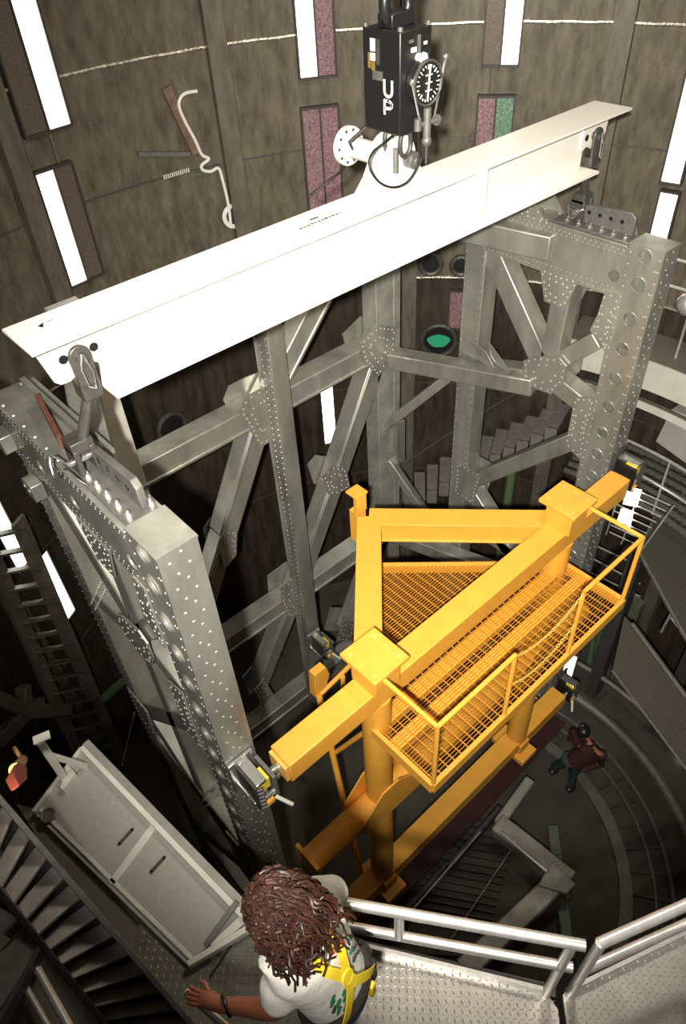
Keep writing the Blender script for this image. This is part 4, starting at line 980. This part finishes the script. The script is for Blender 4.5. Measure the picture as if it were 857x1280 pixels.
# latch bar at near end
mb = MB(); mb.beam(PZ(296,1128,za+.10), PZ(256,1183,za+.05), .03, .03); part(t, 'latch_bar', mb, STEEL, bevel=.003)
mb = MB(); mb.prism([PZ(u, v, za+.03) for u, v in ((262,1180),(305,1140),(310,1150),(268,1187))], (0,0,-.03)); part(t, 'latch_plate', mb, FASC)
# strip in the dimmed tread colour between hatch and stair
mb = MB(); mb.prism([PZ(u, v, PZF-.03) for u, v in ((20,1005),(48,1012),(240,1212),(262,1290),(180,1230),(100,1130))], (0,0,-.04)); single('filler_plate', mb, TREAD_DIM, 'narrow dim-coloured plate between grey hinged panel and near stair', 'plate')

# near ship stair
t = thing('near_staircase', 'steep metal staircase crossing the bottom left corner', 'staircase', PZ(150, 1230, -4.9))
TA, TB = PZ(-12, 985, -3.35), PZ(255, 1300, -4.62)
UA, UB = PZ(-40, 1062, -3.35), PZ(150, 1300, -4.62)
mb = MB(); mb.beam(TA, TB, .03, .16); part(t, 'stringer', mb, STEEL, bevel=.004)
mb = MB(); mb.beam(UA, UB, .03, .14); part(t, 'stringer', mb, DSTEEL, bevel=.004)
for k in range(14):
    f = k/13.; a, b = TA.lerp(TB, f), UA.lerp(UB, f); g_ = (TB-TA).normalized()
    mb = MB(); hx = Vector((g_.x, g_.y, 0)).normalized(); mb.add(*[[a-hx*.045, a+hx*.045, b+hx*.045, b-hx*.045, a-hx*.045+Vector((0,0,-.025)), a+hx*.045+Vector((0,0,-.025)), b+hx*.045+Vector((0,0,-.025)), b-hx*.045+Vector((0,0,-.025))], [(0,1,2,3),(7,6,5,4),(0,4,5,1),(1,5,6,2),(2,6,7,3),(3,7,4,0)]])
    part(t, 'tread', mb, NTREAD, bevel=.004)
mb = MB(); dz = Vector((0,0,-.10)); e_ = (UA-TA).normalized()*.015
mb.hexa([TA+e_+dz, TB+e_+dz, UB-e_+dz, UA-e_+dz]+[p+Vector((0,0,.008)) for p in (TA+e_+dz, TB+e_+dz, UB-e_+dz, UA-e_+dz)]); part(t, 'back_sheet', mb, mat('stair_sheet', (.12,.11,.10), .5, .4, noise=.25, nscale=8))
# things under the stair in the corner
t = thing('equipment_rack', 'dark panelled equipment frame under the near stair, bottom left corner', 'equipment', PZ(60, 1260, -5.3))
mb = MB(); mb.prism([PZ(u, v, -5.2) for u, v in ((-30,1120),(60,1165),(160,1290),(180,1340),(-30,1340))], (0,0,-.05)); part(t, 'panel', mb, PANEL if False else STEEL)
mb = MB(); mb.beam(PZ(8,1170,-4.9), PZ(32,1145,-4.9), .02, .1); mb.beam(PZ(32,1145,-4.9), PZ(66,1170,-4.9), .02, .1); mb.beam(PZ(64,1166,-4.9), PZ(-10,1300,-4.9), .03, .1); part(t, 'angle_frame', mb, DSTEEL)
mb = MB(); mb.prism([PZ(u, v, -5.0) for u, v in ((-10,1200),(30,1155),(58,1172),(-10,1275))], (0,0,-.04)); part(t, 'cover', mb, STEEL)
t = thing('pipe_pair', 'two shiny parallel pipes running off the bottom left corner', 'pipes', PZ(70, 1270, -5.1))
mb = MB(); mb.tube(PZ(46,1212,-4.95), PZ(95,1300,-4.95), .028, 14); part(t, 'pipe', mb, RAIL)
mb = MB(); mb.tube(PZ(28,1228,-5.0), PZ(70,1300,-5.0), .02, 14); part(t, 'pipe', mb, RAIL)
# red sling with brass hook, hanging left
t = thing('hanging_sling', 'orange red strap with brass hook at left edge above the stair', 'sling', PX(18, 990, -.16))
mb = MB(); q = [PX(u, v, -.16) for u, v in ((6,975),(16,958),(27,962),(26,980),(14,990))]; mb.prism(q, (.03, 0, 0)); part(t, 'strap', mb, RED, bevel=.006)
mb = MB(); c = PX(24, 944, -.16); mb.path([c+Vector((0, .045*math.cos(a), .06*math.sin(a))) for a in [2*math.pi*k/18 for k in range(18)]], .012, 8, closed=True); mb.tube(c-Vector((0,0,.06)), PX(19,962,-.16), .028, 12); part(t, 'hook', mb, BRASS)
# ================================================================ PEOPLE
def skin_obj(name, nodes, edges, m, parent=None, org=None, sub=2, label=None, root=0):
    org = ORG[parent.name] if parent else org
    me = bpy.data.meshes.new(name); me.from_pydata([tuple(Vector(p)-org) for p, r in nodes], edges, []); me.update(); me.materials.append(m)
    o = bpy.data.objects.new(name, me); col.objects.link(o)
    if parent: o.parent = parent
    else: o.location = org
    ORG[o.name] = org
    md = o.modifiers.new('skin', 'SKIN'); md.use_smooth_shade = True
    if not me.skin_vertices:
        raise RuntimeError('no skin layer')
    for i, (p, r) in enumerate(nodes):
        sv = me.skin_vertices[0].data[i]; sv.radius = (r, r) if isinstance(r, float) else r
        sv.use_root = (i == root)
    s = o.modifiers.new('sub', 'SUBSURF'); s.levels = sub; s.render_levels = sub
    if label: o['label'] = label
    return o
def loft(mb, rings, n=24):
    """rings: (centre, half-axis vector a, half-axis vector b)"""
    vs = []
    for c, a, b in rings:
        vs += [Vector(c)+Vector(a)*math.cos(t)+Vector(b)*math.sin(t) for t in [2*math.pi*k/n for k in range(n)]]
    fs = [(i*n+k, i*n+(k+1) % n, (i+1)*n+(k+1) % n, (i+1)*n+k) for i in range(len(rings)-1) for k in range(n)]
    fs += [tuple(range(n))[::-1], tuple(range((len(rings)-1)*n, len(rings)*n))]
    return mb.add(vs, fs)
def limb(mb, pts, rs, n=14):
    m = len(pts); rings = []
    for i, p in enumerate(pts):
        d = (Vector(pts[min(i+1, m-1)])-Vector(pts[max(i-1, 0)])).normalized(); a = d.cross(Vector((.3,.2,1))).normalized(); b = d.cross(a)
        rings.append((p, a*rs[i], b*rs[i]))
    return loft(mb, rings, n)

feetL, feetR = PZ(440, 1252, PZF+.04), PZ(444, 1212, PZF+.04)
man = thing('person', 'worker with long curly brown hair, white printed T-shirt and yellow harness, leaning forward on platform', 'person', ((feetL.x+feetR.x)/2, (feetL.y+feetR.y)/2, PZF))
S = Vector((.915, .40, 0)).normalized()             # the worker's right hand side
Fw = Vector((-S.y, S.x, 0))                          # facing
pel = PZ(424, 1236, -3.80); wst = PZ(410, 1217, -3.64); ch = PZ(386, 1186, -3.42); nk = PZ(362, 1156, -3.22); hd = PZ(337, 1128, -3.04)
shR = PZ(398, 1120, -3.34); shL = PZ(346, 1207, -3.34)
Sx = (shR-shL).normalized()
elL = PZ(350, 1262, -3.60); wrL = PZ(276, 1256, -3.72); paL = PZ(256, 1250, -3.73)
elR = PZ(420, 1116, -3.60); wrR = PZ(410, 1112, -3.74); paR = PZ(404, 1112, -3.76)
hipL, hipR = pel-Sx*.09+Vector((0,0,-.04)), pel+Sx*.09+Vector((0,0,-.04))
knL = (hipL+feetL)/2+Fw*.05; knR = (hipR+feetR)/2+Fw*.05
look = (PZ(293, 1104, -3.10)-hd).normalized()
up_h = Vector((0,0,1))-look*look.z; up_h.normalize(); sd_h = look.cross(up_h)
nodes = [(pel, .115), (wst, .115), (ch, .125), (nk, .058), (hd-up_h*.02-look*.01, .098), (hd+up_h*.05, .085), (hd+look*.075-up_h*.055, .045), (hd+look*.108-up_h*.025, .014),
         (shL, .062), (elL, .052), (wrL, .034), (paL, .038), (shR, .062), (elR, .052), (wrR, .034), (paR, .038),
         (hipL, .095), (knL, .06), (feetL+Vector((0,0,.06)), .045), (feetL+Fw*.13, .035), (hipR, .095), (knR, .06), (feetR+Vector((0,0,.06)), .045), (feetR+Fw*.13, .035)]
edges = [(0,1),(1,2),(2,3),(3,4),(4,5),(4,6),(6,7),(2,8),(8,9),(9,10),(10,11),(2,12),(12,13),(13,14),(14,15),(0,16),(16,17),(17,18),(18,19),(0,20),(20,21),(21,22),(22,23)]
def hand(pa, wr, palm_n, curl):
    d = (pa-wr).normalized(); s = d.cross(palm_n).normalized(); base = len(nodes); pi_ = 11 if pa is paL else 15
    for k, (ln, sp) in enumerate(((.078, -1.0), (.088, -.33), (.082, .33), (.064, 1.0))):
        b0 = pa+d*.028+s*.024*sp; b1 = b0+(d+s*.12*sp).normalized()*ln*.5+palm_n*curl*.012; b2 = b1+(d+palm_n*curl*.8).normalized()*ln*.3; b3 = b2+(d*.4+palm_n*curl).normalized()*ln*.28
        i = len(nodes); nodes.extend([(b0, .011), (b1, .0095), (b2, .0085), (b3, .007)]); edges.extend([(pi_, i), (i, i+1), (i+1, i+2), (i+2, i+3)])
    t0 = pa-s*.034-d*.005; t1 = t0+(-s*.75+d*.7).normalized()*.038; t2 = t1+(d+palm_n*.3*curl).normalized()*.03
    i = len(nodes); nodes.extend([(t0, .014), (t1, .011), (t2, .008)]); edges.extend([(pi_, i), (i, i+1), (i+1, i+2)])
hand(paL, wrL, Vector((0.1,0.2,-1)).normalized(), .7); hand(paR, wrR, Vector((0,0,-1)), 1.0)
body = skin_obj('body', nodes, edges, SKIN, parent=man, sub=2)
# ears and eyes
mb = MB()
for s in (-1, 1): mb.ball(hd+sd_h*s*.092-look*.01-up_h*.01, .03, (.5,.8,1))
part(man, 'ears', mb, SKIN)
mb = MB()
for s in (-1, 1): mb.ball(hd+sd_h*s*.034+look*.092+up_h*.005, .013)
part(man, 'eyes', mb, WHITEP)
mb = MB(); mb.beam(hd+look*.104-up_h*.068-sd_h*.022, hd+look*.104-up_h*.068+sd_h*.022, .012, .01); part(man, 'mouth', mb, REDP, bevel=.003)
# shirt: torso loft plus two sleeves
sp = (nk-pel).normalized(); fr_ = sp.cross(Sx).normalized()
mb = MB()
def ring(f, w, dpt, sh=0): return (pel.lerp(nk, f)-fr_*sh, Sx*w, fr_*dpt)
loft(mb, [ring(.10,.178,.135), ring(.22,.18,.14), ring(.40,.185,.145), ring(.58,.20,.15,.01), ring(.74,.215,.145,.015), ring(.86,.195,.12,.01), ring(.95,.135,.09), ring(1.03,.078,.07)], 32)
limb(mb, [shL+Sx*.06, shL, shL.lerp(elL,.35), shL.lerp(elL,.72), shL.lerp(elL,.80)], [.085,.088,.08,.082,.075]); limb(mb, [shR-Sx*.06, shR, shR.lerp(elR,.35), shR.lerp(elR,.75), shR.lerp(elR,.83)], [.085,.088,.08,.082,.075])
shirt = part(man, 'shirt', mb, SHIRT)
rm = shirt.modifiers.new('fuse', 'REMESH'); rm.mode = 'VOXEL'; rm.voxel_size = .012; rm.use_smooth_shade = True
sm_ = shirt.modifiers.new('smooth', 'SMOOTH'); sm_.factor = .8; sm_.iterations = 6
def back(f, s, lift=.006):     # a point on the worker's back: f along the spine, s across (-1 left .. 1 right)
    w, dp = (.185+.03*f, .145) if f < .74 else (.215-.35*(f-.74), .145-.2*(f-.74))
    return pel.lerp(nk, f)+Sx*w*s-fr_*((dp+lift)*math.sqrt(max(0, 1-s*s))+.012)
sgn_back = 1 if (back(.5, 0)-pel.lerp(nk, .5)).dot(Fw) < 0 else -1
if sgn_back < 0:
    def back(f, s, lift=.006):
        w, dp = (.185+.03*f, .145) if f < .74 else (.215-.35*(f-.74), .145-.2*(f-.74))
        return pel.lerp(nk, f)+Sx*w*s+fr_*((dp+lift)*math.sqrt(max(0, 1-s*s))+.012)
NB = (back(.5, 0)-pel.lerp(nk, .5)).normalized()
def strap(pts, w=.045, name='harness_strap'):
    m = MB(); n = len(pts)
    vs = []
    for i, p in enumerate(pts):
        d = (pts[min(i+1, n-1)]-pts[max(i-1, 0)]).normalized(); s = d.cross(NB).normalized(); vs += [p-s*w/2, p+s*w/2, p+s*w/2+NB*.006, p-s*w/2+NB*.006]
    fs = [(i*4+k, i*4+(k+1) % 4, (i+1)*4+(k+1) % 4, (i+1)*4+k) for i in range(n-1) for k in range(4)]+[(0,1,2,3), ((n-1)*4+3, (n-1)*4+2, (n-1)*4+1, (n-1)*4)]
    m.add(vs, fs); return part(man, name, m, HARN)
strap([back(.98-.60*k/10, -.42+.52*k/10, .012) for k in range(11)])
strap([back(.98-.60*k/10, .42-.52*k/10, .014) for k in range(11)])
strap([back(.38-.30*k/8, .1+.6*k/8, .012) for k in range(9)]); strap([back(.38-.30*k/8, -.1-.6*k/8, .012) for k in range(9)])
m = MB(); c = back(.52, 0, .02); m.path([c+Sx*.03*math.cos(a)+sp*.035*math.sin(a) for a in [2*math.pi*k/16 for k in range(16)]], .006, 8, closed=True); m.tube(c-NB*.004, c+NB*.004, .035, 16); part(man, 'harness_ring', m, HARN)
# shirt print patches
rnd = random.Random(3)
for mm, nm, pts in ((GP, 'green_print', [(.30,-.52),(.36,-.48),(.42,-.55),(.26,-.42),(.46,-.42),(.33,-.34),(.62,.52),(.55,.5),(.39,-.28)]), (RP, 'red_print', [(.66,.16),(.72,.2),(.62,.22),(.7,.3),(.76,.12)]), (BP, 'dark_print', [(.5,.62),(.42,.6),(.58,.66),(.34,-.56),(.28,-.3),(.46,.45)])):
    for f, s in pts:
        m = MB()
        for q in range(1):
            c = back(f+rnd.uniform(-.02,.02), s+rnd.uniform(-.06,.06), .003); m.prism([c+(Sx*math.cos(a)*rnd.uniform(.012,.022)+sp*math.sin(a)*rnd.uniform(.010,.018)) for a in [2*math.pi*k/7 for k in range(7)]], NB*.003)
        part(man, nm, m, mm)
# jeans, belt, boots
m = MB(); loft(m, [(pel.lerp(nk,.16), Sx*.165, fr_*.125), (pel, Sx*.175, fr_*.135), (pel+Vector((0,0,-.12)), Sx*.17, fr_*.13), (pel+Vector((0,0,-.2)), Sx*.15, fr_*.10)], 24)
limb(m, [hipL, hipL.lerp(knL,.5), knL, knL.lerp(feetL,.5), feetL+Vector((0,0,.10))], [.105,.095,.078,.068,.07]); limb(m, [hipR, hipR.lerp(knR,.5), knR, knR.lerp(feetR,.5), feetR+Vector((0,0,.10))], [.105,.095,.078,.068,.07])
j = part(man, 'jeans', m, JEANS); rm = j.modifiers.new('fuse', 'REMESH'); rm.mode = 'VOXEL'; rm.voxel_size = .012; rm.use_smooth_shade = True
sm_ = j.modifiers.new('smooth', 'SMOOTH'); sm_.factor = .7; sm_.iterations = 4
m = MB(); m.path([pel.lerp(nk,.11)+Sx*.186*math.cos(a)+fr_*.145*math.sin(a) for a in [2*math.pi*k/28 for k in range(28)]], .022, 8, closed=True); belt = part(man, 'belt', m, LEATHER)
for a_, l_ in ((.2,.12),(.7,.1),(1.2,.15),(-.4,.12),(2.9,.14),(-.9,.1)):
    c = pel.lerp(nk,.1)+Sx*.2*math.cos(a_)+NB*.155*math.sin(abs(a_)); m = MB(); m.beam(c, c+Vector((0,0,-l_)), .05, .035, Sx); part(belt, 'tool_pouch', m, HARN if l_ > .13 else LEATHER, bevel=.008)
m = MB()
for f_ in (feetL, feetR): m.ball(f_+Fw*.05+Vector((0,0,.02)), .06, (1.2,1.9,1.0), 16, 10); m.tube(f_+Vector((0,0,0)), f_+Vector((0,0,.14)), .055, 14)
part(man, 'boots', m, LEATHER)
m = MB(); m.path([wrL+(elL-wrL).normalized()*.03+Vector((math.cos(a)*.012, .041*math.cos(a), .041*math.sin(a))) for a in [2*math.pi*k/16 for k in range(16)]], .010, 8, closed=True); part(man, 'wristwatch', m, BLACK)
# hair: cap plus curling locks
m = MB(); hc = hd+up_h*.025-look*.022
N_, M_ = 28, 18; vs = []
def hv(th, ph):
    d = (look*math.cos(th)*math.sin(ph)+sd_h*math.sin(th)*math.sin(ph)+up_h*math.cos(ph))
    return hc+d*(.108+.008*math.sin(9*th+4*ph)+.006*math.sin(17*ph+3*th))
m.v.append(hv(0, 0)); 
for i in range(1, M_):
    ph = math.pi*.80*i/(M_-1)
    for k in range(N_):
        th = 2*math.pi*k/N_; ph2 = ph*(.60 if math.cos(th) > .55 else (.78 if math.cos(th) > .2 else 1)); m.v.append(hv(th, ph2))
m.f += [(0, 1+k, 1+(k+1) % N_) for k in range(N_)]
for i in range(M_-2): m.f += [(1+i*N_+k, 1+(i+1)*N_+k, 1+(i+1)*N_+(k+1) % N_, 1+i*N_+(k+1) % N_) for k in range(N_)]
hair = part(man, 'hair', m, HAIR)
hair.modifiers.new('s', 'SOLIDIFY').thickness = .015
m = MB(); rnd = random.Random(11)
for k in range(260):
    th = math.pi*(1+rnd.uniform(-.86, .86)); ph = rnd.uniform(.05, 1.5)
    p = hv(th, ph); L = rnd.uniform(.14, .33); big = k % 4 == 0; n_ = 16; amp = rnd.uniform(.008, .02)*(1.5 if k % 4 == 0 else 1); ph0 = rnd.uniform(0, 6.28); w = rnd.uniform(2.2, 3.6); pts = []
    out = (p-hc).normalized(); cur = p.copy(); dirv = (out*.35-look*.5+up_h*-.15).normalized()
    for q in range(n_):
        t_ = q/(n_-1); g_ = Vector((0,0,-1)); dirv = (dirv*(1-.16)+(g_*.75-look*.45+sd_h*.05*math.sin(k)).normalized()*.20).normalized()
        cur = cur+dirv*L/n_
        rel = cur-hc; dl = rel.length
        if dl < .112: cur = hc+rel.normalized()*.112
        pts.append(cur+sd_h*amp*math.sin(w*6.28*t_+ph0)*t_**.3+up_h*amp*math.cos(w*6.28*t_+ph0)*t_**.3)
    m.path(pts, rnd.uniform(.005, .009), 6, taper=lambda t: 1-.35*t)
part(man, 'curly_locks', m, HAIR, stuff=True)
# thin rail held in the left hand
mb = MB(); mb.tube(PZ(232, 1240, -3.79), PZ(290, 1290, -3.79), .017, 12); single('hand_rail', mb, RAIL, 'short pipe rail end gripped by the left hand of the worker', 'railing')

# second worker, far below on the floor
fz = -12.95
def PF(u, v, z): return PZ(u, v, z)
p2f, p2g = PF(692, 962, fz), PF(713, 984, fz)
w2 = thing('person', 'worker in dark red top and dark trousers bending over on the floor far below', 'person', ((p2f.x+p2g.x)/2, (p2f.y+p2g.y)/2, -13.0))
pl2 = PF(718, 952, -12.1); ch2 = PF(738, 938, -11.75); nk2 = PF(736, 926, -11.62); hd2 = PF(729, 916, -11.52)
f2 = (hd2-pl2); f2.z = 0; f2.normalize() if f2.length > .01 else None; s2 = Vector((f2.y, -f2.x, 0))
nd = [(pl2, .13), (ch2, .15), (nk2, .06), (hd2, .10), (ch2+s2*.2, .06), (ch2+s2*.24+Vector((0,0,-.3)), .045), (PF(728, 962, -12.2), .04), (ch2-s2*.2, .06), (PF(716, 915, -11.8), .045), (PF(712, 925, -12.0), .04),
      (pl2+s2*.1, .10), (pl2.lerp(p2g,.5)+f2*.08, .075), (p2g, .05), (pl2-s2*.1, .10), (pl2.lerp(p2f,.5)+f2*.08, .075), (p2f, .05)]
nd = [(p, r*.62 if 0 < i_ < 10 and i_ != 3 else r*.7) for i_, (p, r) in enumerate(nd)]
skin_obj('body', nd, [(0,1),(1,2),(2,3),(1,4),(4,5),(5,6),(1,7),(7,8),(8,9),(0,10),(10,11),(11,12),(0,13),(13,14),(14,15)], SKIN, parent=w2)
m = MB(); limb(m, [pl2, pl2.lerp(ch2,.5), ch2, ch2.lerp(nk2,.7)], [.17,.18,.2,.1]); limb(m, [ch2+s2*.2, ch2+s2*.24+Vector((0,0,-.3)), PF(728,962,-12.2)], [.085,.065,.055]); limb(m, [ch2-s2*.2, PF(716,915,-11.8), PF(712,925,-12.0)], [.085,.065,.055]); part(w2, 'jacket', m, DRED)
m = MB(); limb(m, [pl2+s2*.09, pl2.lerp(p2g,.5)+f2*.08, p2g+Vector((0,0,.1))], [.13,.095,.08]); limb(m, [pl2-s2*.09, pl2.lerp(p2f,.5)+f2*.08, p2f+Vector((0,0,.1))], [.13,.095,.08]); part(w2, 'trousers', m, DGREEN)
m = MB(); m.ball(hd2+Vector((0,0,.03)), .11, n=16, m=10); part(w2, 'hair', m, BLACK)
m = MB()
for p in (p2f, p2g): m.ball(p+Vector((0,0,0.0)), .07, (1.8,1.2,.8))
part(w2, 'shoes', m, BLACK)

# ================================================================ LIGHT, CAMERA
R_ = Vector((BX.x, BY.x, BZ.x)); Dn = Vector((BX.y, BY.y, BZ.y)); Fd = Vector((BX.z, BY.z, BZ.z))
def light(kind, loc, target, energy, color=(1,1,1), size=.2, spot=None, blend=.5):
    d = bpy.data.lights.new('lamp', kind); d.energy = energy; d.color = color
    if kind == 'SPOT': d.shadow_soft_size = size; d.spot_size = math.radians(spot); d.spot_blend = blend
    elif kind == 'AREA': d.size = size
    else: d.shadow_soft_size = size
    o = bpy.data.objects.new('lamp', d); col.objects.link(o); o.location = loc
    q = (Vector(target)-Vector(loc)).to_track_quat('-Z', 'Y'); o.rotation_euler = q.to_euler(); return o
key = Vector((-.62, -.34, .38))
light('SPOT', key, PZ(590, 470, -6.0), 7800, (1, .95, .85), .08, 84, 1.0)
light('POINT', Vector((4.6, 2.6, 2.0)), (0,0,0), 620, (1, .92, .78), .6)
world = bpy.data.worlds.new('world'); bpy.context.scene.world = world; world.use_nodes = True
world.node_tree.nodes['Background'].inputs[0].default_value = (.02, .018, .015, 1); world.node_tree.nodes['Background'].inputs[1].default_value = .1

cam = bpy.data.cameras.new('camera'); co = bpy.data.objects.new('camera', cam); col.objects.link(co); bpy.context.scene.camera = co
cam.sensor_fit = 'HORIZONTAL'; cam.sensor_width = 36; cam.lens = FPX/857*36; cam.clip_start = .05; cam.clip_end = 100
M3 = Matrix((R_, -Dn, -Fd)).transposed(); co.rotation_euler = M3.to_euler(); co.location = (0, 0, 0)
for o in col.objects:
    if o.parent is None: o.location.z += Z0
sc = bpy.context.scene
sc.view_settings.view_transform = 'Standard'; sc.view_settings.look = 'None'; sc.view_settings.gamma = 1; sc.view_settings.exposure = 0; sc.view_settings.use_curve_mapping = False
sc.cycles.max_bounces = 6
